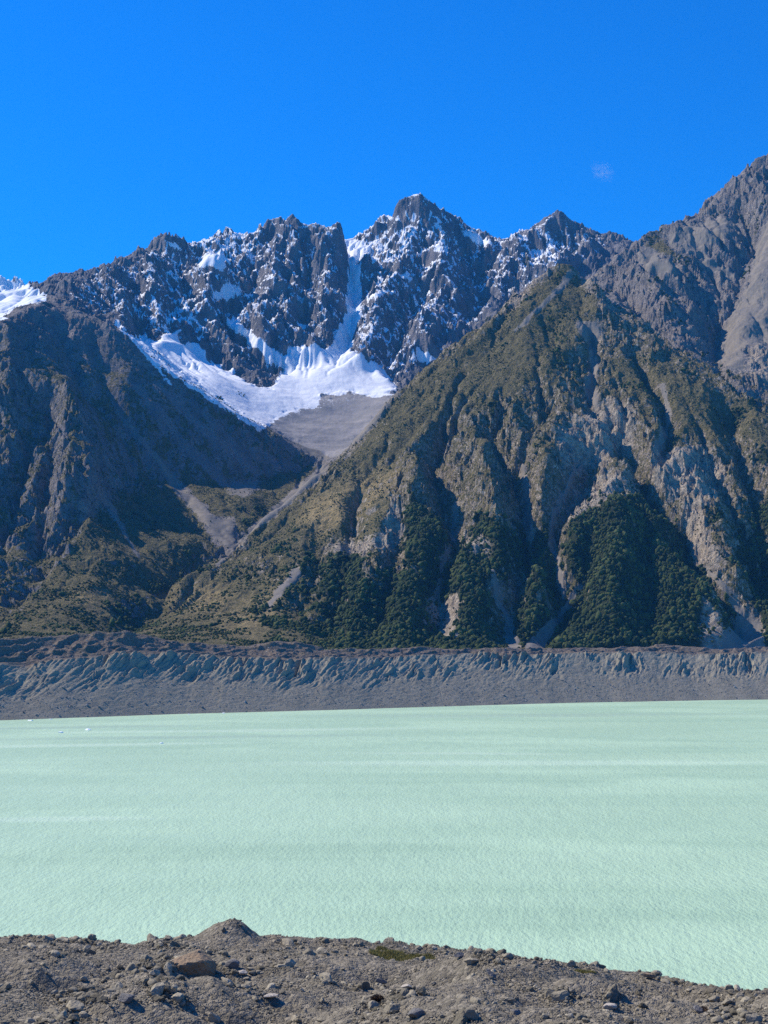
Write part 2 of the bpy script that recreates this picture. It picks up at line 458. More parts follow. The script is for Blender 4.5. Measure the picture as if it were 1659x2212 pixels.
FOREST = raster_poly([[(500,1240),(560,1200),(640,1150),(760,1180),(800,1250),(860,1200),(870,1110),(900,1090),(960,1120),(985,1170),(950,1230),(1000,1180),(1030,1120),(1060,1100),(1130,1150),(1140,1215),(1090,1260),(1060,1240),(1040,1330),(1060,1400),(560,1400),(540,1330),(600,1290),(560,1270)],
    [(1215,1130),(1290,1095),(1350,1050),(1400,1055),(1430,1110),(1470,1160),(1520,1230),(1540,1280),(1590,1310),(1590,1400),(1190,1400),(1230,1300),(1255,1270),(1215,1200)],
    [(1145,1150),(1180,1120),(1205,1210),(1215,1290),(1160,1370),(1130,1400),(1100,1350),(1120,1300),(1150,1230)],
    [(1620,1130),(1659,1080),(1800,1100),(1800,1400),(1650,1390),(1600,1200)],
    [(150,1340),(260,1290),(330,1260),(420,1210),(470,1200),(420,1250),(330,1290),(290,1360),(160,1372)],
    [(540,1110),(600,1080),(560,1140),(520,1150)]], 6)
GRASS = raster_poly([[(1215,560),(1290,640),(1290,720),(1180,830),(1080,860),(900,960),(820,1040),(700,1010),(850,850),(1000,722),(1130,640)],
    [(1390,760),(1560,850),(1659,880),(1659,960),(1560,960),(1480,940),(1430,900),(1300,800),(1300,760)],
    [(660,1060),(790,1000),(860,1060),(830,1140),(700,1180),(560,1200),(520,1170)],
    [(280,1370),(330,1280),(500,1210),(640,1290),(520,1400)],
    [(220,1080),(300,1040),(420,1090),(480,1180),(380,1260),(100,1370),(20,1360)],
    [(380,1040),(520,1040),(700,1020),(600,1090),(520,1180),(440,1080)],
    [(1380,500),(1430,490),(1480,540),(1440,560),(1380,545)]], 8)
TAN = raster_poly([[(680,1070),(860,1010),(870,1060),(780,1100),(690,1150),(640,1150)],[(500,1330),(640,1270),(600,1340),(480,1370)],[(380,1280),(500,1270),(470,1320),(360,1310)],[(140,1300),(240,1270),(210,1320)],[(1040,1130),(1110,1080),(1120,1150),(1040,1190)],[(1280,1090),(1330,1050),(1290,1050),(1230,1110)]], 10)
SCREE = np.maximum(raster_poly([[(560,905),(620,880),(700,850),(860,840),(800,930),(745,980),(690,1000),(640,965)],
    [(1440,500),(1540,468),(1600,470),(1570,510),(1500,545),(1450,530)],[(1655,470),(1700,450),(1700,740),(1590,745),(1552,780),(1562,705),(1604,640),(1630,560)],
    [(1540,770),(1600,740),(1620,800),(1580,800)],
    [(1240,700),(1300,690),(1290,740),(1250,720)],
    [(1575,1360),(1600,1325),(1640,1330),(1659,1400),(1545,1400)],
    [(440,1130),(510,1110),(510,1170),(480,1180)],
    [(480,1045),(570,1040),(530,1075),(500,1060)],
    [(1380,525),(1440,560),(1480,575),(1440,600),(1380,570)]], 4),
    raster_line([([(1230,592),(1190,640),(1140,688),(1112,710)],7,3,1),
     ([(700,1010),(600,1095),(540,1145),(470,1215)],9,4,1),
     ([(330,980),(380,1050),(440,1110),(490,1165)],4,16,.9),
     ([(1278,720),(1283,790),(1272,830),(1282,870)],6,10,.9),
     ([(1428,830),(1442,880),(1437,930),(1420,970)],5,7,.9),
     ([(1250,1000),(1200,1095),(1188,1140),(1200,1210),(1214,1280)],5,7,.9),
     ([(1255,1265),(1200,1340),(1150,1395)],4,16,1),
     ([(1130,1000),(1136,1100),(1143,1170)],5,9,.9),
     ([(1065,1225),(1077,1290),(1100,1350),(1110,1395)],4,12,.9),
     ([(985,1080),(975,1170),(955,1220),(940,1290)],5,7,.7),
     ([(640,1235),(600,1280),(580,1310)],10,5,.9),
     ([(1530,1230),(1580,1280),(1600,1330)],5,9,.9),
     ([(215,1060),(245,1110),(270,1150),(300,1205)],10,3,.7),
     ([(250,880),(320,975),(400,1060),(440,1100)],5,8,.6),
     ([(290,830),(400,960),(500,1060)],8,10,.45),
     ([(340,830),(460,950),(560,1020)],8,12,.35),
     ([(420,870),(520,970),(640,1010)],8,12,.35),
     ([(1500,520),(1530,570),(1590,600)],12,8,.8)], 1))
PALE = raster_poly([[(1430,970),(1500,950),(1550,970),(1560,1060),(1500,1080),(1430,1040),(1400,1000)],
    [(1460,1080),(1510,1080),(1540,1160),(1560,1240),(1500,1200),(1470,1120)],
    [(1220,900),(1350,860),(1370,960),(1280,1010),(1230,1000),(1200,960)],
    [(1250,1050),(1330,1010),(1400,1060),(1290,1090),(1215,1140),(1225,1090)],
    [(1520,1280),(1570,1300),(1560,1380),(1500,1390)],
    [(990,1170),(1070,1150),(1080,1200),(1010,1210)],
    [(840,1060),(880,1100),(860,1190),(760,1190),(700,1200),(740,1130)],
    [(900,1290),(1000,1290),(1000,1380),(950,1390)],
    [(180,1030),(200,1060),(205,1110),(185,1110)],
    [(1240,560),(1290,560),(1290,620),(1262,610)],[(1620,760),(1659,740),(1659,840),(1610,810)]], 7)
SNOW = np.maximum.reduce([raster_poly([
    [(300,718),(335,735),(385,705),(400,745),(430,735),(450,775),(500,800),(550,830),(600,838),(640,850),(650,880),(605,900),(570,925),(500,880),(420,825),(340,765),(300,740)],
    [(600,765),(650,740),(700,755),(735,735),(770,765),(815,785),(860,838),(820,860),(760,850),(700,850),(680,880),(630,880),(585,838),(610,800)],
    [(975,465),(1000,490),(1040,510),(1070,525),(1050,532),(1010,510)],
    [(425,570),(440,548),(480,550),(500,565),(470,582)],[(450,640),(500,610),(525,630),(490,650),(475,640)],
    [(895,740),(945,775),(900,785)],[(0,585),(30,600),(60,615),(100,632),(98,650),(40,660),(0,690)],
    [(340,512),(365,522),(400,535),(380,540)],[(745,515),(780,515),(800,540),(770,560),(752,560)]], 2),
    .40*raster_poly([[(590,860),(680,860),(870,835),(850,850),(780,868),(690,888),(620,905),(580,918)]], 6),
    raster_line([([(752,520),(762,560),(766,620),(762,680),(735,745)],9,20,1),
      ([(500,690),(550,735),(600,775)],8,16,1),([(790,640),(850,625)],5,5,.8),
      ([(280,720),(330,770),(400,820),(470,865),(560,915)],6,10,.85),
      ([(250,690),(320,770),(370,830)],8,4,.6)], 1)])
DUST = raster_poly([[(120,640),(200,590),(430,495),(575,460),(735,460),(905,415),(1100,515),(1200,455),(1345,530),(1250,560),(1100,640),(980,740),(900,810),(850,830),(740,740),(640,740),(600,830),(560,830),(440,740),(380,700),(300,720),(240,690),(170,670)]], 10)
HEAVY = raster_poly([[(850,440),(905,418),(950,450),(960,560),(900,640),(850,600),(790,560),(770,520),(820,490)],[(380,500),(520,500),(560,520),(480,580),(400,550),(330,540)],[(1100,510),(1160,480),(1190,500),(1180,560),(1130,550)],[(280,640),(440,650),(440,740),(300,730)],[(770,740),(860,740),(900,780),(850,830)]], 16)
log('zones')

# ------------------------------------------------------------------ fine mountain sheet
az_in = math.atan(860/FPX); az_out = math.radians(23)
th = np.concatenate([np.linspace(-az_out, -az_in, 70, endpoint=False), np.linspace(-az_in, az_in, 1250), np.linspace(az_in, az_out, 71)[1:]])
RR0, RR1 = 2050., 9380.
nr = 1350
rr = RR0*np.exp(np.linspace(0, math.log(RR1/RR0), nr))
TH, RR = np.meshgrid(th, rr)
VX = np.tan(TH)*RR; VY = RR.copy()
VZ = bicub(Z, (VX-X0)/CELL, (VY-Y0)/CELL)
FL = bil(FLOW, (VX-X0)/CELL, (VY-Y0)/CELL)
S1 = np.hypot(*np.gradient(Z, CELL)); S1 = bil(S1, (VX-X0)/CELL, (VY-Y0)/CELL)
px, py = project(VX, VY, VZ)
def pxy(): return px, py
# which mountain
def Pf(x, pts): p = np.array(pts, float); return np.interp(x, p[:, 0], p[:, 1])
pxg = CX+FPX*VX/VY
DP = Pf(pxg, [(150,2300),(268,2800),(320,3200),(400,3420),(500,3680),(600,3980),(680,4350),(740,4600),(850,4700),(950,4750),(1150,4750),(1250,4650),(1300,4600),(1380,4420),(1450,4310),(1530,4130),(1590,3980),(1659,3860),(1800,3750),(2100,3500)])
DL = Pf(pxg, [(-900,5200),(118,4900),(300,4790),(690,4780),(720,4700)])
LAB = np.zeros(VX.shape, int)                       # 0 snowy massif
LAB[(pxg > 1150) & (VY < 6100)] = 3                 # right mountain
LAB[(pxg < 740) & (VY < DL)] = 2                    # left mountain
LAB[(VY < DP) & (pxg > 255)] = 1                    # pyramid
LAB[(VY > 7600) & (pxg < 330)] = 4                  # far peak
# which zone maps apply where the slope is actually seen: everything on the sheet uses its own direction
wpx = px+fbm(VX, VY, 90, 4, 51)*16; wpy = py+fbm(VX, VY, 90, 4, 61)*16
zone = lambda M: look(M, wpx, wpy)
isP = (LAB == 1); isL = (LAB == 2); isS = (LAB == 0); isR = (LAB == 3); isF = (LAB == 4)
forest = zone(FOREST)*((isP | isL))*np.clip(.45+.55*sstep(620, 860, px), 0, 1); grass = zone(GRASS)*(~isS); tan_ = zone(TAN)*(isP | isL)
sc_px = px+fbm(VX, VY, 60, 3, 52)*5; sc_py = py+fbm(VX, VY, 60, 3, 62)*5
scree = look(SCREE, sc_px, sc_py); pale = zone(PALE)*(~isS)
snow = look(SNOW, px+fbm(VX, VY, 50, 5, 71)*6, py+fbm(VX, VY, 50, 5, 72)*6)*(isS | isF | isL)
dust = zone(DUST)*(isS | isL); heavy = zone(HEAVY)*isS
# rock relief: strong on steep bare rock, weak on scree, snow fans and meadow
rocky = sstep(.45, .95, S1)
soft = np.clip(np.maximum(np.maximum(scree*np.where(LAB == 3, .7, .95), snow*.97*(isS | isL)), grass*.75), 0, 1)
rough = (0.25+.75*rocky)*(1-soft)
rough = np.where(isS, np.maximum(rough, .75*(1-soft)), rough)
rough = rough*(1-.65*np.clip(forest, 0, 1))*(1-.85*bil(flank, (VX-X0)/CELL, (VY-Y0)/CELL))
wx = fbm(VX, VY, 140, 3, 81)*30; wy = fbm(VX, VY, 140, 3, 82)*30
fade = sstep(95, 170, VZ)
wl = np.where(isS | isF, .68, 0.55)
sx, sy = (VX+wx), (VY+wy)
d = (ridged(sx/wl, sy/wl, 150, 5, 90, gain=.52)-.95)*26*wl
cx_, cy_ = sx+.35*VZ, sy*.8+.5*VZ
d = d+cells(cx_/(70*wl), cy_/(110*wl), 5)*30*wl
d = d+cells(cx_/(26*wl)+7, cy_/(40*wl), 6)*18*wl
d = d+cells(cx_/(12*wl)+7, cy_/(17*wl), 8)*10*wl
d = d+(ridged(sx, sy, 170, 4, 190)-.9)*16*(isS | isF)
calm_top = 1-.75*np.exp(-((VX-870)**2+(VY-7170)**2)/150**2)-.5*np.exp(-((VX-190)**2+(VY-7060)**2)/160**2)
VZ = VZ+d*rough*fade*calm_top
VZ = VZ+(ridged(sx, sy, 30, 4, 97, gain=.6)-.9)*5.5*(.3+.7*rough)*fade*(1-np.clip(scree+snow, 0, 1))
VZ = np.maximum(VZ, 80)
VZ = np.minimum(VZ, 83+1.6*np.maximum(0, VY-np.interp(VX, SH[:, 0], SH[:, 1])-262))
VZ = VZ+fbm(VX, VY, 30, 4, 99)*2.0*fade*(1-.7*np.clip(scree+snow, 0, 1))
cliff = (rough > .5)
px, py = project(VX, VY, VZ)
# normals for snow and plant cover
def normals(X, Y, Zz):
    ax = np.gradient(X, axis=1); ay = np.gradient(Y, axis=1); az = np.gradient(Zz, axis=1)
    bx = np.gradient(X, axis=0); by = np.gradient(Y, axis=0); bz = np.gradient(Zz, axis=0)
    nx = ay*bz-az*by; ny = az*bx-ax*bz; nz = ax*by-ay*bx
    L = np.sqrt(nx*nx+ny*ny+nz*nz)+1e-9; s = np.sign(nz)
    return nx/L*s, ny/L*s, nz/L*s
nX, nY, nZ = normals(VX, VY, VZ)
f1 = fbm(VX, VY, 60, 5, 111)*.6+fbm(VX, VY, 22, 4, 112)*.7
dusting = (sstep(.30, .66, nZ+f1*.22-nX*-.05-.0)*(.62+.38*heavy)+.5*heavy*sstep(.45, .8, nZ+f1*.2))*dust
dusting = dusting*sstep(900, 1500, VZ+f1*250)
dusting = np.where(isF, sstep(.3, .6, nZ+f1*.15), dusting)
snowm = np.clip(np.maximum(snow*1.15*sstep(.02, .25, nZ+f1*.1), dusting), 0, 1)
veg_alt = sstep(1250, 800, VZ+f1*200)*(isP | isL | isR)
vegrule = sstep(.40, .72, nZ+f1*.35)*veg_alt*(~isS)*(1-scree)*(1-.75*pale)
base_ = np.where(isP | isL, np.where(isL, .36, .50)-.34*pale, np.where(isR, .12, 0))*sstep(1300, 1000, VZ)
meadow = np.clip(np.maximum(np.maximum(grass*sstep(.30, .60, nZ+f1*.15), vegrule*.85), base_), 0, 1)*(1-np.clip(scree*1.1, 0, 1))
forestm = np.clip(forest*1.6-.1-.35*sstep(1120, 980, px)+.75*fbm(VX, VY, 110, 4, 191), 0, 1)*sstep(.15, .38, nZ+f1*.2)*(1-np.clip(scree*1.2, 0, 1))*(1-.9*pale)
log('relief')

m = NT('mountain_ground')
P_ = m.pos()
n1 = m.noise(.012, 6, .6); n2 = m.noise(.06, 5, .6); n3 = m.noise(.35, 4, .6)
sc2 = m.n('ShaderNodeMapping', _vector_type='POINT', Scale=(.02, .02, .004)); m.set(sc2.inputs['Vector'], P_)
n4 = m.noise(1.0, 5, .6, vec=sc2.outputs[0])
rock = m.mix(m.ramp(n1, .35, .65), (.20, .17, .14), (.29, .24, .19))
rock = m.mix(m.ramp(n2, .4, .7), rock, (.40, .335, .265))
rock = m.mix(m.ramp(n3, .35, .7, 0, .55), rock, (.07, .065, .055))
rock = m.mix(m.ramp(m.noise(.085, 6, .72), .54, .62, 0, .75), rock, (.54, .47, .375))
farrock = m.mix(m.ramp(n4, .38, .66), (.125, .13, .155), (.26, .24, .25))  # cool blue-grey: some of the distance haze is put into this rock colour
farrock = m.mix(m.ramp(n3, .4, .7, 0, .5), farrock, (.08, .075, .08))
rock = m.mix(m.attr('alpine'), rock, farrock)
rock = m.mix(m.math('MULTIPLY', m.attr('pale'), m.ramp(n2, .35, .65, .05, .9)), rock, (.45, .38, .295))
scr = m.mix(m.ramp(n2, .3, .7), (.17, .152, .132), (.225, .20, .17))
scr = m.mix(m.ramp(m.attr('alpine'), .8, 1.0), scr, m.mix(m.ramp(n1, .35, .65), (.23, .22, .215), (.31, .29, .28)))
scr = m.mix(m.ramp(n3, .45, .75, 0, .5), scr, (.12, .11, .10))
soil = m.mix(m.ramp(n2, .35, .65), (.145, .122, .062), (.235, .193, .102))
soil = m.mix(m.ramp(n3, .38, .60, 0, .8), soil, (.045, .052, .022))
soil = m.mix(m.math('MULTIPLY', m.attr('tan'), m.ramp(n2, .35, .6, .3, 1)), soil, (.34, .26, .13))
nm = m.noise(.11, 5, .7)
col = m.mix(m.ramp(m.math('ADD', m.attr('meadow'), m.math('MULTIPLY', m.math('SUBTRACT', nm, .5), 1.9)), .42, .58), rock, soil)
col = m.mix(m.ramp(m.math('ADD', m.attr('forest'), m.math('MULTIPLY', m.math('SUBTRACT', n2, .5), .8)), .35, .6), col, (.035, .045, .022))
col = m.mix(m.ramp(m.math('ADD', m.attr('scree'), m.math('MULTIPLY', m.math('SUBTRACT', n2, .5), .5)), .3, .7), col, scr)
sn = m.ramp(m.math('ADD', m.attr('snow'), m.math('MULTIPLY', m.math('SUBTRACT', m.noise(.09, 6, .72), .5), 1.5)), .44, .56)
col = m.mix(sn, col, m.mix(m.noise(.03, 5, .6), (.66, .70, .76), (.86, .87, .88)))
bh = m.math('ADD', m.math('ADD', m.noise(.05, 8, .65), m.math('MULTIPLY', nm, .9)), m.math('MULTIPLY', m.noise(.3, 5, .6), .3))
bs = m.ramp(m.math('MAXIMUM', sn, m.attr('scree')), .2, .9, .9, .15)
nb = m.n('ShaderNodeBump', Distance=12.0, Height=bh, Strength=bs).outputs[0]
MAT_MTN = m.bsdf(col, .95, nb, .08)

names = {0: ('mountain', 'jagged rocky massif dusted with snow at the head of the valley, square notch beside its summit'),
         1: ('mountain', 'pyramid shaped mountain with olive slopes, gullied cliffs and dark forest along its foot'),
         2: ('mountain', 'steep mountain at the left with a shaded flank and green fan above the moraine'),
         3: ('mountain', 'grey scree mountain rising out of the frame behind the right shoulder of the pyramid'),
         4: ('mountain', 'small far snow covered peak at the left edge behind the shaded ridge')}
NR, NC = VX.shape
idx = np.arange(NR*NC).reshape(NR, NC)
Fq = np.stack([idx[:-1, :-1], idx[:-1, 1:], idx[1:, 1:], idx[1:, :-1]], -1).reshape(-1, 4)
Vall = np.stack([VX, VY, VZ], -1).reshape(-1, 3)
labf = LAB[:-1, :-1].ravel()
keepf = (VY > np.interp(VX, SH[:, 0], SH[:, 1])+255)[:-1, :-1].ravel()
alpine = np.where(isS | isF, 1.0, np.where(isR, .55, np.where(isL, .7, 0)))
AT = dict(snow=snowm, meadow=meadow, forest=forestm, scree=scree, pale=pale, tan=tan_, alpine=alpine)
for lab, (nm, lb) in names.items():
    F = Fq[(labf == lab) & keepf]
    used = np.zeros(NR*NC, bool); used[F] = True
    remap = np.cumsum(used)-1
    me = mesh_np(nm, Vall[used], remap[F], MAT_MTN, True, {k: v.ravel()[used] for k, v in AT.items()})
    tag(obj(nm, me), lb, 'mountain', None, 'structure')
log('mountain meshes', NR*NC)

# height look-up for planting
lnr = math.log(RR1/RR0)
def mtn_uv(x, y):
    t = np.arctan(x/y); i = np.interp(t, th, np.arange(NC)); j = np.log(y/RR0)/lnr*(nr-1)
    return i, j

# ------------------------------------------------------------------ shapes: crowns and rocks
def ico(sub):
    t = (1+5**.5)/2
    v = np.array([(-1,t,0),(1,t,0),(-1,-t,0),(1,-t,0),(0,-1,t),(0,1,t),(0,-1,-t),(0,1,-t),(t,0,-1),(t,0,1),(-t,0,-1),(-t,0,1)], float)
    v /= np.linalg.norm(v[0])
    f = np.array([(0,11,5),(0,5,1),(0,1,7),(0,7,10),(0,10,11),(1,5,9),(5,11,4),(11,10,2),(10,7,6),(7,1,8),(3,9,4),(3,4,2),(3,2,6),(3,6,8),(3,8,9),(4,9,5),(2,4,11),(6,2,10),(8,6,7),(9,8,1)])
    for _ in range(sub):
        v = list(map(tuple, v)); cache = {}; nf = []
        def mid(a, b):
            k = (min(a, b), max(a, b))
            if k not in cache:
                p = (np.array(v[a])+np.array(v[b])); p /= np.linalg.norm(p); cache[k] = len(v); v.append(tuple(p))
            return cache[k]
        for a, b, c in f:
            x, y, z = mid(a, b), mid(b, c), mid(c, a)
            nf += [(a, x, z), (b, y, x), (c, z, y), (x, y, z)]
        v = np.array(v); f = np.array(nf)
    return v, f
ICO = [ico(0), ico(1), ico(2), ico(3)]
def rock_shape(sub, seed, planes=11, squash=(1, .8, .6), cut=None):
    planes = min(planes, 10)
    r = np.random.default_rng(seed); v, f = ICO[sub]
    n = r.normal(size=(planes, 3)); n /= np.linalg.norm(n, axis=1)[:, None]
    dd = r.uniform(.46, .92, planes)
    if cut is not None:
        n = np.array([c[:3] for c in cut], float); dd = np.array([c[3] for c in cut]); n /= np.linalg.norm(n, axis=1)[:, None]
    dot = v@n.T
    rad = np.min(np.where(dot > .05, dd/np.maximum(dot, .05), 9), axis=1); rad = np.minimum(rad, 1.1)
    v = v*rad[:, None]*np.array(squash)
    return v+r.normal(size=v.shape)*.012, f
def crown_shape(sub, seed, tall=1.1):
    r = np.random.default_rng(seed); v, f = ICO[sub]
    n = r.normal(size=(7, 3)); n /= np.linalg.norm(n, axis=1)[:, None]
    s = np.sum(np.maximum(0, (v@n.T)-.55)**1.0, axis=1)
    v = v*(.72+s[:, None]*.8+r.uniform(-.10, .10, (len(v), 1)))
    v[:, 2] *= tall
    return v, f
def scatter_mesh(shapes, pos, size, which, rot, tilt=None, zs=None):
    VV, FF, off, ids = [], [], 0, []
    for k, (v, f) in enumerate(shapes):
        sel = np.where(which == k)[0]
        if not len(sel): continue
        c, s = np.cos(rot[sel]), np.sin(rot[sel])
        vv = np.repeat(v[None], len(sel), 0).astype(np.float32)
        if tilt is not None:
            ct, st = np.cos(tilt[sel])[:, None], np.sin(tilt[sel])[:, None]
            y = vv[:, :, 1]*ct-vv[:, :, 2]*st; z = vv[:, :, 1]*st+vv[:, :, 2]*ct
            vv = np.stack([vv[:, :, 0], y, z], -1)
        x = vv[:, :, 0]*c[:, None]-vv[:, :, 1]*s[:, None]; y = vv[:, :, 0]*s[:, None]+vv[:, :, 1]*c[:, None]
        vv = np.stack([x, y, vv[:, :, 2]*(1 if zs is None else zs[sel][:, None])], -1)*size[sel][:, None, None]+pos[sel][:, None, :]
        VV.append(vv.reshape(-1, 3)); nv = len(v)
        FF.append((f[None]+(np.arange(len(sel))*nv)[:, None, None]+off).reshape(-1, 3)); off += nv*len(sel)
        ids.append(np.repeat(sel, nv))
    return np.concatenate(VV), np.concatenate(FF), np.concatenate(ids)

m = NT('foliage')
tn = m.attr('tone')
c = m.mix(tn, (.015, .030, .010), (.090, .110, .034))
c = m.mix(m.ramp(m.noise(.25, 3), .4, .7, 0, .5), c, (.035, .042, .018))
MAT_FOL = m.bsdf(c, .9, m.bump(m.noise(.9, 4, .7), .9, 1.2), .1)

# forest: candidates spread evenly over the slopes seen, kept by the forest cover
def plant(n, weight, rmin, seed):
    r = np.random.default_rng(seed)
    i = r.uniform(60, NC-61, n); j = r.uniform(0, nr*.62, n)
    ii = i.astype(int); jj = j.astype(int)
    w = weight[jj, ii]
    k = r.random(n) < w
    i, j = i[k], j[k]
    return i, j
# a near-uniform density on the ground: cells grow with distance, so weight by cell size squared
dens = (RR/3000.)**2
cam_nY = nY
fi, fj = plant(260000, np.clip((VY > np.interp(VX, SH[:, 0], SH[:, 1])+270)*forestm*1.1-.12, 0, 1)*dens*.60, 0, 5)
def at(i, j): return bil(VX, i, j), bil(VY, i, j), bil(VZ, i, j)
fx, fy, fz = at(fi, fj)
fs = np.clip(3.1*np.exp(RNG.normal(0, .34, len(fx))), 1.5, 7.2)*(1-.25*sstep(200, 700, fz))
shp = [crown_shape(1, s, t) for s, t in ((1, 1.0), (2, 1.25), (3, 1.1), (4, 1.4), (5, .9), (6, 1.1))]
V_, F_, id_ = scatter_mesh(shp, np.stack([fx, fy, fz+fs*.55], -1), fs, RNG.integers(0, 6, len(fx)), RNG.uniform(0, 6.28, len(fx)))
tone = np.clip(.42+.55*fbm(fx, fy, 60, 3, 7)+RNG.normal(0, .26, len(fx)), 0, 1)
o = obj('forest', mesh_np('forest', V_, F_, MAT_FOL, True, {'tone': tone[id_]}))
tag(o, 'dark green native forest covering the lower slopes and gullies above the moraine', 'forest', None, 'stuff')
log('trees', len(fx))
# shrubs on the meadows and ribs
inb = (VY > np.interp(VX, SH[:, 0], SH[:, 1])+270)
forestm = forestm*inb
wsh = inb*(np.clip(meadow*.9, 0, 1)*.75+.3*forestm)*(isP | isL | isR)*sstep(-.35, .35, fbm(VX, VY, 70, 3, 15))*sstep(1300, 900, VZ)
bi, bj = plant(420000, wsh*dens*.42, 0, 6)
bx, by, bz = at(bi, bj)
bs_ = RNG.uniform(.8, 2.3, len(bx))*(1+.5*sstep(500, 150, bz))
shp = [crown_shape(0, s, .75) for s in (11, 12, 13, 14)]
V_, F_, id_ = scatter_mesh(shp, np.stack([bx, by, bz+bs_*.3], -1), bs_, RNG.integers(0, 4, len(bx)), RNG.uniform(0, 6.28, len(bx)))
tone = np.clip(.5+.5*fbm(bx, by, 90, 3, 9)+RNG.normal(0, .2, len(bx)), 0, 1)
o = obj('shrubs', mesh_np('shrubs', V_, F_, MAT_FOL, True, {'tone': tone[id_]}))
tag(o, 'low alpine scrub dotted over the olive slopes', 'shrubs', None, 'stuff')
log('shrubs', len(bx))

# ------------------------------------------------------------------ moraine wall across the lake
LIPY = [(-500,1440),(0,1436),(60,1442),(120,1424),(200,1418),(300,1412),(415,1412),(520,1420),(640,1424),(700,1420),(829,1421),(900,1414),(1000,1412),(1100,1413),(1250,1410),(1400,1408),(1500,1412),(1659,1408),(2150,1405)]
mx = np.concatenate([np.linspace(-1100, -640, 120, endpoint=False), np.linspace(-640, 800, 1150), np.linspace(800, 1500, 160)[1:]])
mt = np.concatenate([np.linspace(-25, 190, 220), np.linspace(190, 460, 130)[1:]])
MX, MT = np.meshgrid(mx, mt)
shy = np.interp(mx, SH[:, 0], SH[:, 1])
# direction across the wall is close to +y
MY = np.interp(MX, SH[:, 0], SH[:, 1])+MT*1.0+fbm(MX, MX*0, 130, 3, 2)*7
pmx = CX+FPX*MX/(MY+.0)
lip_py = Pf(pmx, LIPY)
lipT = 150+fbm(MX, MX*0+3, 240, 3, 3)*14
lipY = np.interp(MX, SH[:, 0], SH[:, 1])+lipT
lipZ = HC-(lip_py-1380)/FPX*lipY+fbm(MX, MX*0+9, 60, 4, 8)*3.0
u = np.clip(MT/lipT, -.3, 3)
# profile: talus to u=.6, steeper gullied band to the lip, rubble bench behind
face = np.where(u < .6, u*.95, .57+(u-.6)*1.075)
wob = fbm(MX, MT, 60, 4, 14)*24
lean = -MT*.42
rib = 1-np.abs(gnoise((MX+wob+lean)/26, MT/150, 41))*1.9
rib2 = 1-np.abs(gnoise((MX+wob*.6+lean)/11, MT/70, 42))*1.9
rib3 = 1-np.abs(gnoise((MX+lean)/5, MT/22, 43))*1.9
patch = sstep(-.25, .35, fbm(MX, MT*0, 110, 3, 44)+(u-.66)*1.2)
band = sstep(.33, .68, u+fbm(MX, MT*.3, 50, 3, 45)*.16)*sstep(1.06, .95, u)*(.35+.65*patch)
lipN = fbm(MX, MT, 24, 4, 46)
MZ = face*lipZ
MZ = MZ+band*(((rib-.45)*9+(rib2-.5)*6+(rib3-.5)*2.0)*(.12+1.1*sstep(-.1, .4, fbm(MX, MT*.5, 60, 2, 66)))+cells((MX+lean)/9, MT/13, 67)*1.5+(cells((MX+lean)/8, MT/30, 69)*6+cells((MX+lean)/3.5, MT/12, 68)*2.4)*(.2+1.0*sstep(-.2, .35, fbm(MX+900, MT*.4, 75, 3, 70))))
MZ = MZ+fbm(MX, MT, 8, 4, 47)*.45*sstep(0, .15, u)
# bench with hummocks
back_py = Pf(pmx, [(-500,1380),(0,1378),(120,1374),(200,1366),(270,1363),(320,1370),(390,1388),(450,1392),(540,1394),(600,1383),(650,1388),(700,1402),(829,1400),(900,1398),(1000,1402),(1100,1400),(1250,1400),(1400,1396),(1440,1391),(1500,1398),(1560,1402),(1659,1398),(2150,1398)])
hillT = 238+fbm(MX, MX*0+1, 150, 2, 48)*25
hillY = np.interp(MX, SH[:, 0], SH[:, 1])+hillT
hillZ = HC-(back_py-1380)/FPX*hillY
bt = np.clip((MT-lipT)/(hillT-lipT), 0, 1)
bench = lipZ*(1-bt)+hillZ*bt-np.sin(bt*np.pi)*5*(1+.6*fbm(MX, MT, 70, 2, 49))
after = hillZ-np.maximum(0, MT-hillT)*.10
up = np.where(MT < hillT, bench, after)
bumpy = (ridged(MX, MT*1.4, 45, 4, 52)-.8)*4.2+fbm(MX, MT, 14, 4, 53)*1.6
up = up+bumpy*sstep(1.0, 1.15, u)*(1-.6*sstep(hillT-8, hillT+10, MT))
MZ = np.where(u > 1, up, MZ)
MZ = np.where(u < 0, u*20, MZ)
rub = sstep(.94, 1.04, u+lipN*.05)
m = NT('moraine')
n2 = m.noise(.05, 5, .6); n3 = m.noise(.35, 5, .65); n5 = m.noise(1.2, 3, .6)
till = m.mix(m.ramp(n2, .35, .65), (.215, .194, .148), (.255, .23, .176))
till = m.mix(m.ramp(n3, .55, .75, 0, .5), till, (.10, .09, .075))
till = m.mix(m.math('MULTIPLY', m.attr('band'), m.ramp(n2, .3, .7, .3, 1)), till, (.275, .25, .185))
rubb = m.mix(m.ramp(n3, .35, .65), (.09, .072, .055), (.22, .175, .13))
rubb = m.mix(m.ramp(n2, .5, .7, 0, .5), rubb, (.11, .10, .055))
col = m.mix(m.attr('rubble'), till, rubb)
col = m.mix(m.ramp(n5, .72, .8, 0, .8), col, (.45, .44, .42))
MAT_MOR = m.bsdf(col, .95, m.bump(m.math('ADD', n3, m.math('MULTIPLY', n5, .4)), .8, 1.4), .1)
jn, in_ = MX.shape
idx = np.arange(jn*in_).reshape(jn, in_)
Fm = np.stack([idx[:-1, :-1], idx[:-1, 1:], idx[1:, 1:], idx[1:, :-1]], -1).reshape(-1, 4)
o = obj('moraine_wall', mesh_np('moraine_wall', np.stack([MX, MY, MZ], -1).reshape(-1, 3), Fm, MAT_MOR, True, {'band': band, 'rubble': rub}))
tag(o, 'steep grey gullied moraine wall with a rubble crest along the far shore', 'moraine', None, 'structure')
log('moraine')

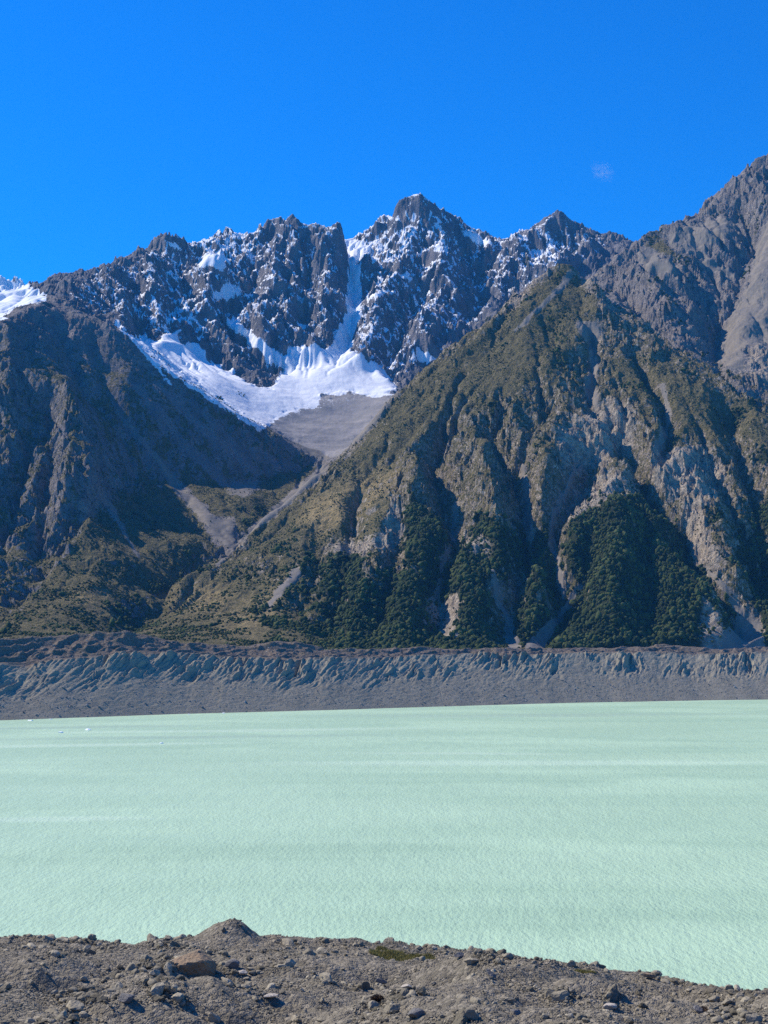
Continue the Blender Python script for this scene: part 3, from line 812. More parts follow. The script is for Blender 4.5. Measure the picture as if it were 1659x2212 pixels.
# rocks on the wall, crest and waterline
m = NT('far_rock')
oi = m.n('ShaderNodeObjectInfo').outputs['Random']
c = m.mix(m.attr('tone'), (.11, .11, .115), (.40, .38, .36))
MAT_FROCK = m.bsdf(m.mix(m.ramp(m.noise(.8, 3), .4, .7, 0, .5), c, (.16, .15, .15)), .95, None, .1)
r = np.random.default_rng(12)
n = 26000
qi = r.uniform(110, in_-160, n); tt = r.random(n)
ttv = np.where(r.random(n) < .55, r.uniform(150, 255, n), r.uniform(0, 150, n)**.9*1.2)
qj = np.interp(ttv, mt, np.arange(jn))
qx, qy, qz = bil(MX, qi, qj), bil(MY, qi, qj), bil(MZ, qi, qj)
qs = .35+r.pareto(3.0, n)*.55; qs = np.minimum(qs, 2.0)
shp = [rock_shape(0, s, 9) for s in range(5)]
V_, F_, id_ = scatter_mesh(shp, np.stack([qx, qy, qz+qs*.1], -1), qs, r.integers(0, 5, n), r.uniform(0, 6.28, n))
tn_ = np.clip(r.normal(.35, .25, n), 0, 1)
o = obj('wall_rubble', mesh_np('wall_rubble', V_, F_, MAT_FROCK, False, {'tone': tn_[id_]}))
tag(o, 'loose rocks scattered over the moraine wall and its crest', 'rubble', None, 'stuff')
SUBS = {}
def single_rock(name, x, y, z, s, mat, seed, squash=(1, .8, .7), sub=2, rot=0., tilt=0., cut=None):
    v, f = rock_shape(sub, seed, 12, squash, cut)
    ct, st = math.cos(tilt), math.sin(tilt)
    v = np.stack([v[:, 0]*ct+v[:, 2]*st, v[:, 1], -v[:, 0]*st+v[:, 2]*ct], -1)
    me = mesh_np(name, v*s, f, mat, False, {'tone': np.full(len(v), .5+.3*math.sin(seed*3.3))})
    o = obj(name, me); o.location = (x, y, z); o.rotation_euler = (0, 0, rot); return o
def wall_at(ppx, ppy):
    """point of the moraine wall seen at ppx,ppy"""
    qx_, qy_ = project(MX, MY, MZ)
    k = np.argmin((qx_-ppx)**2+(qy_-ppy)**2+np.where(MT > 250, 1e6, 0)); return MX.ravel()[k], MY.ravel()[k], MZ.ravel()[k]
for i, (a, b, s, lb) in enumerate([
    (137,1487,3.2,'round dark boulder above the waterline near the left end of the moraine wall'),
    (81,1462,2.8,'pale boulder at the foot of a gullied rib, left end of the moraine wall'),
    (188,1524,3.4,'largest boulder low on the grey talus of the far shore, left of centre'),
    (214,1528,2.6,'boulder just right of the largest one low on the grey talus'),
    (146,1526,2.0,'small boulder near the water left of the largest talus boulder'),
    (437,1528,2.8,'grey boulder on lower talus beneath the slanting ribs'),
    (530,1517,3.2,'dark block low on the far talus left of the wall centre'),
    (1089,1502,3.0,'dark boulder under a narrow gully on the right half of the moraine wall'),
    (1316,1480,2.4,'lone boulder halfway down the smooth talus right of centre'),
    (1530,1478,2.8,'pale boulder beneath the right-hand flutes of the moraine wall'),
    (1587,1485,3.0,'boulder in the pale rocky band at the right end of the wall')]):
    x, y, z = wall_at(a, b)
    o = single_rock('boulder', x, y, z+.4*s*.5, s, MAT_FROCK, 40+i, sub=1, rot=i*1.3)
    tag(o, lb, 'boulder', 'boulders on the far moraine wall')
log('wall rocks')

# ------------------------------------------------------------------ lake
m = NT('lake_water')
P_ = m.pos()
def mp(sx_, sy_, rot=0.):
    q = m.n('ShaderNodeMapping', _vector_type='POINT', Scale=(sx_, sy_, 1)); q.inputs['Rotation'].default_value = (0, 0, rot)
    m.set(q.inputs['Vector'], P_); return q.outputs[0]
w1 = m.noise(1, 2, .5, vec=mp(.50, .17, .30)); w2 = m.noise(1, 3, .6, vec=mp(1.5, .6, -.12)); w3 = m.noise(1, 2, .5, vec=mp(.10, .03, .45))
hgt = m.math('ADD', m.math('MULTIPLY', w1, .75), m.math('MULTIPLY', w2, .35))
hgt = m.math('ADD', hgt, m.math('MULTIPLY', w3, 1.0))
st = m.noise(1, 4, .6, vec=mp(.0020, .010, .10)); st2 = m.noise(1, 4, .65, vec=mp(.0012, .016, -.04))
wind = m.ramp(m.math('ADD', m.math('MULTIPLY', st, .5), m.math('MULTIPLY', st2, .5)), .40, .60)
def streak(px_, py_, lx, ly, rot):
    x, y, _ = world_z(px_, py_, 0.0)
    q = m.n('ShaderNodeMapping', _vector_type='TEXTURE', Location=(x, y, 0), Rotation=(0, 0, rot), Scale=(lx, ly, 1e4)); m.set(q.inputs['Vector'], P_)
    wq = m.n('ShaderNodeVectorMath', _operation='ADD'); m.set(wq.inputs[0], q.outputs[0])
    nn = m.math('MULTIPLY', m.math('SUBTRACT', m.noise(.004, 4, .6), .5), 1.6)
    cb = m.n('ShaderNodeCombineXYZ', Y=nn); m.set(wq.inputs[1], cb.outputs[0])
    L = m.n('ShaderNodeVectorMath', _operation='LENGTH'); m.set(L.inputs[0], wq.outputs[0])
    return m.ramp(L.outputs['Value'], .25, 1.0, 1, 0)
bright = m.math('MAXIMUM', streak(1150, 1648, 330, 42, .03), m.math('MAXIMUM', streak(1010, 1628, 150, 20, -.03), streak(120, 1770, 90, 18, .10)))
bright = m.math('MAXIMUM', bright, m.math('MAXIMUM', streak(150, 1610, 260, 30, .22), streak(500, 1578, 330, 32, .2)))
darkb = m.math('MAXIMUM', streak(170, 1572, 230, 34, .25), m.math('MAXIMUM', streak(430, 1592, 320, 36, .2), streak(1150, 1545, 460, 70, .12)))
patchy = m.noise(1, 3, .5, vec=mp(.0045, .0075, .3))
base = m.mix(wind, (.325, .480, .325), (.415, .590, .395))
base = m.mix(m.ramp(patchy, .4, .65, 0, .7), base, (.445, .62, .42))
base = m.mix(m.math('MULTIPLY', darkb, .55), base, (.315, .44, .33))
base = m.mix(m.math('MULTIPLY', bright, .6), base, (.51, .67, .49))
MAT_LAKE = m.bsdf(base, m.ramp(wind, 0, 1, .55, .40), m.bump(hgt, 1.0, .85), .30)
LV = np.array([(-6000,-500,0),(6000,-500,0),(6000,6000,0),(-6000,6000,0)], float)
# lake as a sheet cut to a band of quads so the shore reads crisp
o = obj('lake', mesh_np('lake', LV, np.array([[0, 1, 2, 3]]), MAT_LAKE, False)); tag(o, 'milky turquoise glacial lake rippled by wind', 'lake', None, 'structure')
m = NT('valley_ground'); MAT_VAL = m.bsdf(m.mix(m.noise(.01), (.10, .09, .06), (.16, .15, .13)), .95)
o = obj('ground', mesh_np('ground', np.array([(-30000,-20000,-12),(30000,-20000,-12),(30000,30000,-12),(-30000,30000,-12)], float), np.array([[0, 1, 2, 3]]), MAT_VAL, False))
tag(o, 'valley floor under the lake and mountains', 'ground', None, 'structure')

# ice
m = NT('ice'); MAT_ICE = m.bsdf(m.mix(m.noise(.9, 3), (.80, .86, .88), (.92, .94, .95)), .5, None, .3)
for i, (a, b, s, lb) in enumerate([
    (67,1557,4.2,'jagged white ice chunk close to the left end of the far shore'),
    (110,1554,2.2,'tiny ice piece at the far shore right of the jagged chunk'),
    (131,1583,3.6,'slanted white ice piece floating in open water, left of the long flat one'),
    (190,1577,4.4,'long flat white ice floe floating off the far shore at the left'),
    (349,1606,2.6,'small lone white ice piece farthest out on the water'),
    (408,1543,2.4,'small ice piece against the far shore, left of the bigger white one'),
    (424,1541,3.4,'white ice lump against the far shore below the talus left of centre'),
    (483,1541,2.4,'little ice fleck at the shore right of the white lump')]):
    x, y, z = world_z(a*1.0, b, 0.0)
    v, f = rock_shape(2, 90+i, 9, (1, .6, .34)); 
    me = mesh_np('iceberg', v*s, f, MAT_ICE, False)
    o = obj('iceberg', me); o.location = (x, y, .25*s*.4); o.rotation_euler = (0, 0, (i % 3-1)*.3)
    tag(o, lb, 'iceberg', 'ice floating near the far shore')

# ------------------------------------------------------------------ near moraine
FL_ = [W([(-500,2022,128),(0,2024,126),(60,2019,125),(140,2020,125),(200,2024,124),(225,2033,124),(245,2037,124),(290,2035,122),(320,2025,121),(350,2019,121),(380,2028,121),(420,2026,119),(455,2014,118),(480,2005,118),(498,2002,118),(515,2008,118),(545,2026,118),(570,2032,119),(600,2029,120),(625,2026,120),(660,2032,121),(740,2036,122),(830,2040,122),(960,2044,121),(1040,2049,120),(1110,2062,118),(1180,2082,116),(1240,2088,115),(1300,2082,114),(1350,2086,113),(1420,2098,112),(1470,2112,111),(1520,2133,109),(1560,2149,108),(1640,2180,106),(1900,2240,104)]),
       W([(1560,2156,90),(1590,2146,86),(1620,2140,84),(1659,2131,82),(1800,2100,80),(2200,2050,80)]),
       W([(1560,2165,95),(1600,2175,96),(1700,2200,97)]),
       W([(-500,2225,70),(0,2225,72),(400,2228,72),(800,2228,72),(1200,2225,72),(1500,2215,73),(1659,2200,74),(2200,2150,74)]),
       # hollows and swells
       W([(0,2060,113),(60,2052,114),(110,2062,112)]),
       W([(160,2085,104),(240,2062,108),(330,2068,108),(370,2060,110)]),
       W([(130,2140,93),(200,2165,88),(260,2172,86),(320,2165,87),(380,2130,94),(440,2108,99),(520,2108,100)]),
       W([(0,2165,86),(100,2180,82),(200,2196,79)]),
       W([(330,2190,80),(450,2150,87),(600,2125,94),(740,2110,98)]),
       W([(560,2070,107),(620,2065,108)]), W([(600,2095,103),(700,2062,111),(830,2062,113)]),
       W([(830,2125,95),(900,2110,98),(1000,2130,94)]), W([(1000,2085,106),(1100,2100,104),(1190,2130,98),(1250,2120,101),(1340,2110,104)]),
       W([(1100,2150,90),(1200,2165,87),(1340,2175,85)]), W([(1280,2190,80),(1400,2165,84),(1540,2160,87)]),
       W([(1000,2200,78),(1130,2195,79)])]
fx0, fx1, fy0, fy1, fc = -90., 90., 20., 180., .5
yb = 118
FL_ += [[(-90, 178, 52), (90, 174, 42)], [(-90, 20, 103.5), (90, 20, 103.5)], [(-90, 50, 95.0), (90, 50, 95.0)]]
ZF = solve(FL_, fx0, fx1, fy0, fy1, fc, 6, 160)
P5 = ZF.copy()
for _ in range(6):
    P = np.pad(P5, 1, mode='edge'); P5 = (P[:-2, 1:-1]+P[2:, 1:-1]+P[1:-1, :-2]+P[1:-1, 2:]+P5*2)/6
ZF = P5
_gx2, _gy2 = np.meshgrid(fx0+np.arange(ZF.shape[1])*fc, fy0+np.arange(ZF.shape[0])*fc)
_cx, _cy, _ = world(500, 2002, 117)
_d = np.hypot(_gx2-_cx, (_gy2-_cy)*.9)
for _px, _py, _Y, _rx, _ry, _a in [(440,2116,99,2.6,1.8,.9),(250,2155,89,4.5,2.6,1.0),(330,2125,95,3.0,2.2,.6),(660,2125,96,3.5,2.0,-.5),(60,2110,98,4,2.5,-.6),(1000,2150,90,3.5,2.5,.6),(1450,2160,92,3,2,.5)]:
    _qx, _qy, _ = world(_px, _py, _Y)
    ZF = ZF-_a*np.exp(-((_gx2-_qx)/_rx)**2-((_gy2-_qy)/_ry)**2)
ZF = ZF+1.35*np.maximum(0, 1-np.sqrt(_d*_d+.3)/2.7)
tx = np.concatenate([np.linspace(-320, -46, 60, endpoint=False), np.arange(-46, 46, .16), np.linspace(46, 320, 60)])
ty = np.concatenate([np.linspace(-60, 60, 50, endpoint=False), np.arange(60, 132, .16), np.linspace(132, 360, 90)])
TX, TY = np.meshgrid(tx, ty)
def near_h(x, y):
    xc = np.clip(x, -89, 89)
    b = bicub(ZF, (xc-fx0)/fc, (np.clip(y, 20, 178)-fy0)/fc)
    b = np.where(y < 20, 103.5+(20-y)*.25*sstep(-.01, 20, 20-y), b)
    b = np.where(y < 0, 108.2, b) if False else b
    b = np.where(y > 178, np.interp(xc, [-90, 90], [52, 42])-(y-178)*.62, b)
    vis = sstep(40, 60, y)
    inn = sstep(112, 100, y)*sstep(60, 76, y)
    b = b+fbm(x, y, 15, 2, 205)*2.2*inn
    b = b+(fbm(x, y, 9, 4, 201)*(.42+.4*inn)+fbm(x, y, 2.2, 4, 202)*.16+(ridged(x, y, 5, 3, 203)-.8)*.14)*(.3+.7*vis)
    return b
TZ = near_h(TX, TY)
m = NT('near_moraine')
n1 = m.noise(.12, 4, .55); n2 = m.noise(.9, 5, .6); n3 = m.noise(5, 5, .65)
v1 = m.n('ShaderNodeTexVoronoi', Scale=3.2, Randomness=1.0); m.set(v1.inputs['Vector'], m.pos())
v2 = m.n('ShaderNodeTexVoronoi', Scale=9.0, Randomness=1.0); m.set(v2.inputs['Vector'], m.pos())
g = m.mix(m.ramp(n1, .38, .62), (.125, .112, .086), (.183, .163, .124))
g = m.mix(m.ramp(n2, .35, .7, 0, .7), g, (.22, .196, .148))
g = m.mix(m.ramp(m.n('ShaderNodeSeparateColor', Color=v1.outputs['Color']).outputs[0], .5, .9, 0, .5), g, (.35, .31, .24))
g = m.mix(m.ramp(n3, .5, .75, 0, .6), g, (.055, .053, .05))
hb = m.math('ADD', m.math('MULTIPLY', v1.outputs['Distance'], -.5), m.math('MULTIPLY', v2.outputs['Distance'], -.25))
hb = m.math('ADD', hb, m.math('MULTIPLY', n3, .25))
MAT_NEAR = m.bsdf(g, .95, m.bump(hb, 1.0, .35), .1)
jn, in2 = TX.shape
idx = np.arange(jn*in2).reshape(jn, in2)
Fn = np.stack([idx[:-1, :-1], idx[:-1, 1:], idx[1:, 1:], idx[1:, :-1]], -1).reshape(-1, 4)
o = obj('near_moraine', mesh_np('near_moraine', np.stack([TX, TY, TZ], -1).reshape(-1, 3), Fn, MAT_NEAR, True))
tag(o, 'brown grey gravel hummocks of the near shore below the viewpoint', 'moraine', None, 'structure')
log('near ground')

def near_at(ppx, ppy):
    ys = np.arange(62, 135, .1)
    a = (ppx-CX)/FPX; b = -(ppy-CY)/FPX
    t = ys/(cp-b*sp); xs = a*t; zs = HC+(sp+b*cp)*t
    h = near_h(xs, ys); k = np.argmax(h > zs)
    if not h[k] > zs[k]: k = len(ys)//2
    return xs[k], ys[k], h[k]
m = NT('rock')
tn = m.attr('tone'); n3 = m.noise(2.5, 5, .6); n4 = m.noise(12, 4, .6)
c = m.mix(tn, (.09, .08, .056), (.46, .405, .295))
c = m.mix(m.ramp(n3, .35, .7, 0, .5), c, (.165, .145, .10))
c = m.mix(m.ramp(n4, .5, .75, 0, .5), c, (.09, .085, .08))
MAT_ROCK = m.bsdf(c, .92, m.bump(m.math('ADD', n3, m.math('MULTIPLY', n4, .4)), .8, .12), .15)
m = NT('ochre_rock')
n3 = m.noise(1.2, 6, .6); n4 = m.noise(5, 5, .65)
top = m.n('ShaderNodeSeparateXYZ', Vector=m.n('ShaderNodeNewGeometry').outputs['Normal']).outputs['Z']
c = m.mix(m.ramp(n3, .35, .65), (.31, .225, .145), (.24, .19, .13))
c = m.mix(m.ramp(n4, .5, .75, 0, .6), c, (.15, .12, .10))
MAT_OCHRE = m.bsdf(c, .92, m.bump(m.math('ADD', n3, m.math('MULTIPLY', n4, .5)), 1.0, .25), .12)
m = NT('pale_rock'); MAT_PALE = m.bsdf(m.mix(m.noise(3, 5), (.50, .44, .36), (.36, .32, .26)), .9, m.bump(m.noise(6, 5), .7, .1), .15)
m = NT('dark_rock'); MAT_DARK = m.bsdf(m.mix(m.noise(3, 5), (.13, .125, .12), (.21, .20, .185)), .9, m.bump(m.noise(5, 5), .8, .12), .15)

# stuff: countless small stones; denser in the bouldery hollows
ROCKY = raster_poly  # zones below are in frame coordinates
def near_zone(x, y, z):
    qx_, qy_ = project(x, y, z); w = .22+0*qx_
    def blob(cx0, cy0, rx, ry, v, rot=0.):
        dx = qx_-cx0; dy = qy_-cy0; c0, s0 = math.cos(rot), math.sin(rot)
        return v*np.exp(-(((dx*c0+dy*s0)/rx)**2+((-dx*s0+dy*c0)/ry)**2))
    for bb in [(240,2150,130,28,1.5,-.15),(330,2100,90,30,1.3,-.5),(470,2080,60,25,.8,.1),(560,2080,60,25,1.2,0),(130,2040,110,16,1.0,0),(360,2035,50,15,1.0,0),(640,2035,60,12,.9,0),
               (850,2110,60,25,.7,0),(860,2170,70,25,1.0,0),(1000,2060,160,14,.9,.1),(1240,2150,120,20,1.0,.1),(1340,2090,120,14,1.0,.15),(1480,2130,70,16,1.2,.3),(1630,2170,60,32,1.7,0),(930,2200,150,16,.7,0),(60,2200,150,20,.6,0),(600,2190,120,20,.4,0),(500,2150,160,18,.7,-.1)]:
        w = w+blob(*bb)
    w = w-blob(500,2022,50,18,1.8)-blob(1260,2115,90,20,.25)-blob(750,2100,90,22,.25)
    return np.clip(w, .03, 1.6)
r = np.random.default_rng(33)
n = 620000
rx_ = r.uniform(-46, 46, n); ry_ = r.uniform(64, 131, n)
k = np.abs(rx_) < ry_*.30+2; rx_, ry_ = rx_[k], ry_[k]
rz_ = near_h(rx_, ry_)
zw = near_zone(rx_, ry_, rz_)*(.12+1.3*sstep(-.25, .4, fbm(rx_, ry_, 4, 4, 17)))
k = r.random(len(rx_)) < zw*.55*(1+.6*(zw > .9))+.03*(zw > .04)
rx_, ry_, rz_, zw = rx_[k], ry_[k], rz_[k], zw[k]
size = (.05+r.pareto(2.6, len(rx_))*.040)*(.7+.6*np.clip(zw, 0, 1.2)); size = np.minimum(size, .38)
order = np.argsort(-size); big = order[:270]; rest = order[270:]
shp = [rock_shape(1, 300+s, 10, (1, .85, .7)) for s in range(6)]+[rock_shape(0, 320+s, 9, (1, .85, .65)) for s in range(6)]
wh = np.where(size[rest] > .16, r.integers(0, 6, len(rest)), r.integers(6, 12, len(rest)))
V_, F_, id_ = scatter_mesh(shp, np.stack([rx_, ry_, rz_+size*.25], -1)[rest], size[rest], wh, r.uniform(0, 6.28, len(rest)), r.normal(0, .5, len(rest)))
tn_ = np.clip(r.normal(.42, .24, len(rest))-.22*sstep(.7, 1.3, zw[rest]), 0, 1)  # stones darker in the dense zones: shade of the hollows put into their tone
o = obj('rubble', mesh_np('rubble', V_, F_, MAT_ROCK, False, {'tone': tn_[id_]}))
tag(o, 'loose gravel and stones covering the near moraine', 'rubble', None, 'stuff')
log('stones', len(rest), len(F_))
# the larger stones, each its own object
protos = []
for s in range(12):
    v, f = rock_shape(2, 400+s, 13, (1, .6+.3*((s*7) % 5)/4, .5+.3*((s*3) % 4)/3))
    protos.append(mesh_np('rock', v, f, MAT_ROCK, False, {'tone': np.full(len(v), .15+.7*((s*5) % 12)/11)}))
qx_, qy_ = project(rx_, ry_, rz_)
ZN = [((60,330),(2085,2200),'grey stone among the dark jumbled rocks of the left hollow'),
      ((330,560),(2085,2160),'stone in the rock pile around the big ochre boulder'),
      ((0,420),(2000,2085),'stone along the rough left crest beside the water'),
      ((420,700),(2000,2085),'stone beside the smooth gravel cone'),
      ((0,560),(2160,2230),'stone on the open gravel at the bottom left'),
      ((560,900),(2085,2230),'stone strewn on the gravel swells at the lower middle'),
      ((700,1150),(2000,2110),'stone on the broad gravel back below the middle of the lake'),
      ((900,1280),(2110,2230),'stone on the lower gravel slope right of the middle'),
      ((1150,1600),(2060,2160),'stone on the dark crest sloping down to the right'),
      ((1280,1530),(2160,2230),'stone on the gravel at the lower right'),
      ((1500,1800),(2110,2240),'stone in the rocky mound at the right corner')]
for i_, k in enumerate(big):
    s = size[k]*(1.0+.25*(i_ % 3))
    o = bpy.data.objects.new('rock', protos[i_ % 12]); COL.objects.link(o)
    o.location = (rx_[k], ry_[k], rz_[k]+s*.2); o.scale = (s, s, s); o.rotation_euler = (r.normal(0, .3), r.normal(0, .3), r.uniform(0, 6.28))
    lb = 'stone lying on the gravel of the near moraine'
    for (a, b), (c_, d_), t_ in ZN:
        if a <= qx_[k] <= b and c_ <= qy_[k] <= d_: lb = t_; break
    tag(o, lb, 'rock', lb.replace('stone', 'stones', 1))
# boulders that stand out in the photograph
def put(ppx, ppy, s, mat, seed, squash, label, rot=0., lift=.3, tilt=0., name='boulder', sub=3, cut=None):
    x, y, z = near_at(ppx, ppy)
    o = single_rock(name, x, y, z+s*lift*.85, s*(.82 if mat is not MAT_OCHRE else 1), mat, seed, squash, sub, rot, tilt, cut)
    tag(o, label, 'boulder', 'boulders standing out on the near moraine'); return o
put(412,2102,1.55,MAT_OCHRE,501,(1.1,.85,1.05),'big ochre topped boulder with a shaded front, left of the gravel cone',0,.30,0,sub=3,
    cut=[(.2,-1,-.42,.60),(-.12,-.30,1,.50),(.55,-.1,.9,.66),(-1,-.2,.25,.9),(-.7,-1,-.1,.82),(1,-.35,.15,.85),(.8,-1,-.45,.70),(0,1,.2,.8),(-.5,.8,.5,.8),(.6,.7,.2,.85),(0,0,-1,.6),(-.4,.1,1,.56)])
put(503,2092,.62,MAT_DARK,502,(1,.8,.75),'squat dark brown boulder right of the big ochre one',.3,.4)
put(522,2106,.48,MAT_PALE,503,(1,.7,.5),'pale low boulder in front of the squat dark brown one',.2,.3)
put(504,2104,.36,MAT_ROCK,504,(1,.8,.7),'small rounded rock touching the pale low boulder',.9,.3)
put(333,2107,.52,MAT_ROCK,505,(1,.7,.6),'angular grey boulder with a lit top in the rock pile left of the ochre boulder',.5,.4)
put(272,2162,.55,MAT_DARK,506,(1,.8,.7),'dark round boulder at the bottom of the left hollow',.1,.35)
put(706,2118,.42,MAT_DARK,507,(1,.8,.7),'solitary dark boulder on the gravel swell at the lower middle',.4,.4)
put(790,2135,.45,MAT_ROCK,508,(1,.8,.75),'pointed grey boulder left of the brown bush',1.0,.4,.3)
put(824,2125,.5,MAT_DARK,509,(1,.7,.65),'dark block above the brown bush',.4,.35)
put(583,2155,.6,MAT_PALE,510,(1.1,.7,.22),'flat pale slab lying on the gravel at the bottom, left of middle',.2,.2)
put(878,2137,.5,MAT_PALE,511,(1,.6,.32),'white flat rock at the lower middle beside the dark cleft',-.2,.3)
put(912,2150,.42,MAT_ROCK,512,(.8,.7,.9),'upright grey boulder right of the white flat rock',.4,.4)
put(1017,2080,.55,MAT_ROCK,513,(1,.8,.5),'broad grey boulder on the gravel back right of the grass patch',.1,.3)
put(993,2070,.5,MAT_DARK,514,(1,.7,.5),'grey boulder just left of and above the broad one',.8,.3)
put(1057,2107,.5,MAT_DARK,515,(1,.5,.45),'dark tilted boulder casting a shadow on the right slope',-.6,.35,.4)
put(1157,2063,.42,MAT_DARK,516,(1,.85,.75),'block perched on the skyline of the right crest against the water',.1,.45)
put(1405,2113,.5,MAT_OCHRE,517,(1,.7,.45),'tan flat topped boulder on the lower right slope',.3,.35,.2)
put(1314,2180,.55,MAT_PALE,518,(1,.7,.35),'pale boulder at the bottom edge right of middle',.2,.3)
put(1580,2150,.42,MAT_ROCK,519,(1,.9,.6),'light round boulder in the saddle at the right where land meets lake',.2,.35)
put(1510,2187,.45,MAT_DARK,520,(1,.8,.6),'dark boulder left of the rocky mound at the right corner',.2,.35)
put(595,2014,.01,MAT_DARK,521,(1,.8,.6),'x',.2,.35) if False else None
put(733,2034,.22,MAT_DARK,522,(.6,.6,1.1),'small upright stone on the skyline right of the gravel cone',.2,.5)
put(483,2014,.35,MAT_ROCK,523,(.7,.5,1.0),'lone rock stuck in the side of the smooth gravel cone',.2,.3)
put(184,2020,.35,MAT_ROCK,524,(1,.7,.6),'pale rock on the left skyline against the water',.2,.4)
put(1113,2190,.4,MAT_DARK,525,(1,.8,.6),'dark rock on the bottom gravel right of the middle',.7,.3)
put(898,2195,.5,MAT_DARK,526,(1,.9,.5),'low dark boulder at the bottom below the brown bush',.7,.3)
log('boulders')

# grass and a small bush
m = NT('grass_blades'); MAT_GR = m.bsdf(m.mix(m.attr('tone'), (.16, .16, .045), (.34, .29, .11)), .9, None, .1)
def tuft_patch(cx0, cy0, rx, ry, n, h, seed):
    r = np.random.default_rng(seed); x0, y0, z0 = near_at(cx0, cy0)
    a = r.uniform(0, 6.28, n); q = np.sqrt(r.random(n)); X = x0+np.cos(a)*q*rx; Y = y0+np.sin(a)*q*ry; Zz = near_h(X, Y)
    hh = r.uniform(.4, 1, n)*h; d = r.uniform(0, 6.28, n); w = .02
    bxv, byv = np.cos(d)*w, np.sin(d)*w; lx, ly = r.normal(0, .35, n)*hh, r.normal(0, .35, n)*hh
    V = np.stack([np.stack([X-bxv, Y-byv, Zz-.03], -1), np.stack([X+bxv, Y+byv, Zz-.03], -1), np.stack([X+lx, Y+ly, Zz+hh], -1)], 1).reshape(-1, 3)
    return V, np.repeat(r.random(n), 3)
VV, TT = [], []
for a in [(868,2072,2.6,1.3,9000,.26,1),(855,2057,.8,.9,2200,.18,2),(1262,2102,.8,.5,1600,.18,3),(1672/1.0 if 0 else 825,2052,.5,.6,900,.15,4)]:
    v, t = tuft_patch(*a); VV.append(v); TT.append(t)
VV = np.concatenate(VV); TT = np.concatenate(TT)
o = obj('grass', mesh_np('grass', VV, np.arange(len(VV)).reshape(-1, 3), MAT_GR, False, {'tone': TT})); tag(o, 'small olive grass patches on the gravel below the middle of the lake', 'grass', None, 'stuff')
m = NT('bush_twigs'); MAT_BU = m.bsdf(m.mix(m.attr('tone'), (.07, .05, .035), (.16, .115, .08)), .9, None, .1)
def bush(ppx, ppy, s, label, seed):
    r = np.random.default_rng(seed); x, y, z = near_at(ppx, ppy); V = []; T = []
    for i in range(900):
        a = r.uniform(0, 6.28); e = r.uniform(.1, 1.5); L = s*r.uniform(.5, 1)
        dv = np.array([math.cos(a)*math.cos(e), math.sin(a)*math.cos(e), math.sin(e)*.75])*L
        b0 = r.uniform(.2, .9)*dv; sd = r.normal(0, .05, 3)*s
        V += [b0-sd, b0+sd, dv+r.normal(0, .06, 3)*s]; t = r.random(); T += [t, t, t]
    root = bpy.data.objects.new('bush', None); COL.objects.link(root); root.location = (x, y, z)
    obj('twigs', mesh_np('twigs', np.array(V), np.arange(len(V)).reshape(-1, 3), MAT_BU, False, {'tone': np.array(T)}), root)
    # stems
    SV, SF = [], []
    for i in range(7):
        a = i*.9; tip = np.array([math.cos(a)*.4, math.sin(a)*.4, .6])*s; k0 = len(SV)
        for q in range(4):
            SV.append([math.cos(q*1.57)*.03, math.sin(q*1.57)*.03, -.05])
        SV.append(list(tip)); SF += [(k0+q, k0+(q+1) % 4, k0+4) for q in range(4)]
    obj('stem', mesh_np('stem', np.array(SV), np.array(SF), MAT_BU, False, {'tone': np.zeros(len(SV))}), root)
    tag(root, label, 'bush')
bush(815,2163,.5,'twiggy brown bush low on the gravel at the bottom middle',1)
bush(1519,2185,.4,'small dark bush left of the rocky mound at the right corner',2)

# ------------------------------------------------------------------ cloud wisp, haze, light
def volume_mat(name, color, density_sock=None, dens=0.0, aniso=0.0):
    m = NT(name); nd = m.t.nodes.new('ShaderNodeVolumePrincipled')
    nd.inputs['Color'].default_value = (*color, 1); nd.inputs['Anisotropy'].default_value = aniso
    nd.inputs['Density'].default_value = dens
    m.t.links.new(nd.outputs[0], m.out.inputs['Volume']); return m, nd
m, nd = volume_mat('cloud_vapour', (1, 1, 1))
tc = m.n('ShaderNodeTexCoord').outputs['Object']
nz = m.noise(1.9, 3, .6, vec=tc, dist=1.8)
ln = m.n('ShaderNodeVectorMath', _operation='LENGTH'); m.set(ln.inputs[0], tc)
fall = m.ramp(ln.outputs['Value'], .1, .95, 1, 0)
m.set(nd.inputs['Density'], m.math('MULTIPLY', m.math('MULTIPLY', m.ramp(nz, .46, .68), fall), .014))
v, f = ICO[3]
me = mesh_np('cloud', v, f, m.m, True)
o = obj('cloud', me); o.location = world(1302, 370, 12500); o.scale = (150, 50, 120); o.rotation_euler = (0, .6, 0)
tag(o, 'single faint white wisp of cloud above the right-hand col', 'cloud', None, 'structure')

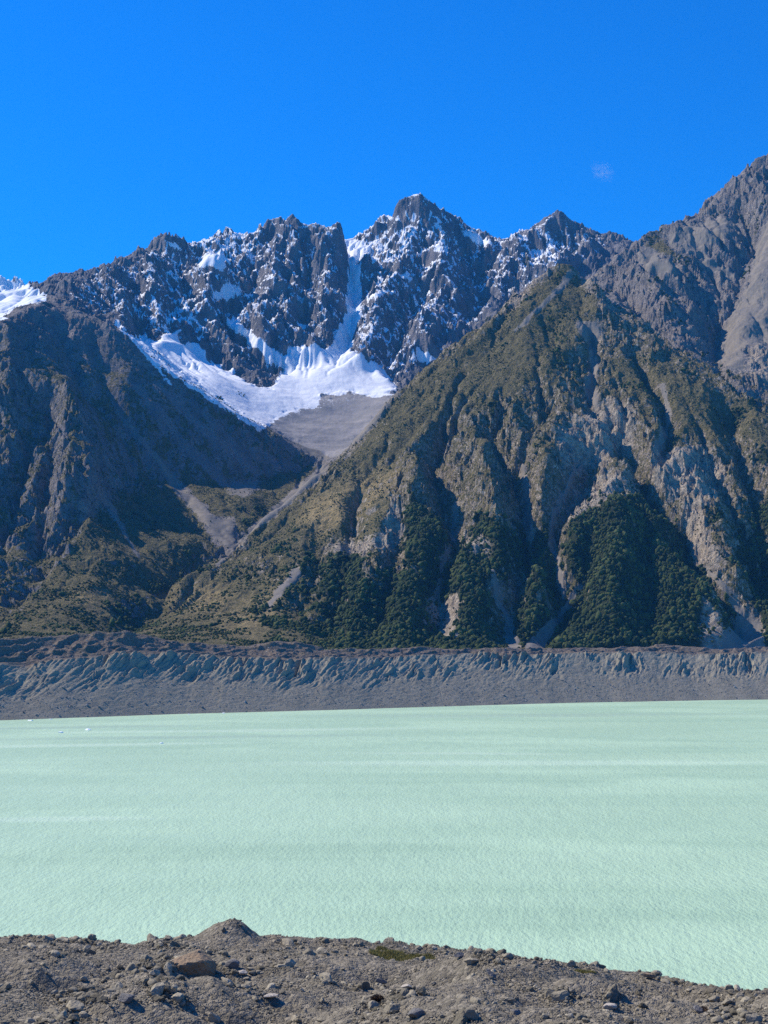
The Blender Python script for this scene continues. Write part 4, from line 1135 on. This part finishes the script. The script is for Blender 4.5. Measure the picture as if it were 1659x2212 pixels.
HAZE = 1.9e-5
m, nd = volume_mat('haze_air', (.12, .48, 1.0), dens=HAZE)
bxs = np.array([(x, y, z) for z in (-20, 3000) for y in (-1500, 9900) for x in (-6500, 6500)], float)
bf = np.array([(0, 2, 3, 1), (4, 5, 7, 6), (0, 1, 5, 4), (2, 6, 7, 3), (0, 4, 6, 2), (1, 3, 7, 5)])
gnd = bpy.data.objects['ground']
gnd.data.vertices.foreach_set('co', np.array([(-6400,-1400,-12),(6400,-1400,-12),(6400,9800,-12),(-6400,9800,-12)], np.float32).ravel())
o = obj('haze', mesh_np('haze', bxs, bf, m.m, False)); tag(o, 'thin blue air haze between the viewpoint and the mountains', 'haze', None, 'stuff')

AZ, EL = math.radians(-67), math.radians(44.5)
sd = (math.sin(AZ)*math.cos(EL), math.cos(AZ)*math.cos(EL), math.sin(EL))
from mathutils import Vector
sl = bpy.data.lights.new('sun', 'SUN'); so = bpy.data.objects.new('sun', sl); COL.objects.link(so)
sl.energy = 5.0; sl.angle = math.radians(.53); sl.color = (1, .90, .74)
so.rotation_euler = Vector(sd).to_track_quat('Z', 'Y').to_euler(); so.location = (0, 0, 3500)
w = bpy.data.worlds.new('World'); SC.world = w; w.use_nodes = True
nt = w.node_tree; bg = nt.nodes['Background']
sky = nt.nodes.new('ShaderNodeTexSky'); sky.sky_type = 'NISHITA'; sky.sun_disc = False
sky.sun_elevation = EL; sky.sun_rotation = AZ; sky.altitude = 800; sky.air_density = 1.0; sky.dust_density = .15; sky.ozone_density = 3.0
hs = nt.nodes.new('ShaderNodeHueSaturation'); hs.inputs['Saturation'].default_value = 1.2; hs.inputs['Hue'].default_value = .5; hs.inputs['Value'].default_value = 1.0
nt.links.new(sky.outputs[0], hs.inputs['Color']); mu = nt.nodes.new('ShaderNodeMix'); mu.data_type = 'RGBA'; mu.blend_type = 'MULTIPLY'; mu.inputs[0].default_value = 1; mu.inputs[7].default_value = (.05, 1.22, 2.3, 1)
nt.links.new(hs.outputs[0], mu.inputs[6]); nt.links.new(mu.outputs[2], bg.inputs[0]); bg.inputs[1].default_value = .070
SC.view_settings.view_transform = 'Standard'; SC.view_settings.look = 'None'; SC.view_settings.gamma = 1; SC.view_settings.exposure = .38
SC.view_settings.use_curve_mapping = False
SC.cycles.max_bounces = 4; SC.cycles.diffuse_bounces = 2; SC.cycles.volume_bounces = 0
SC.cycles.use_denoising = False
log('done')
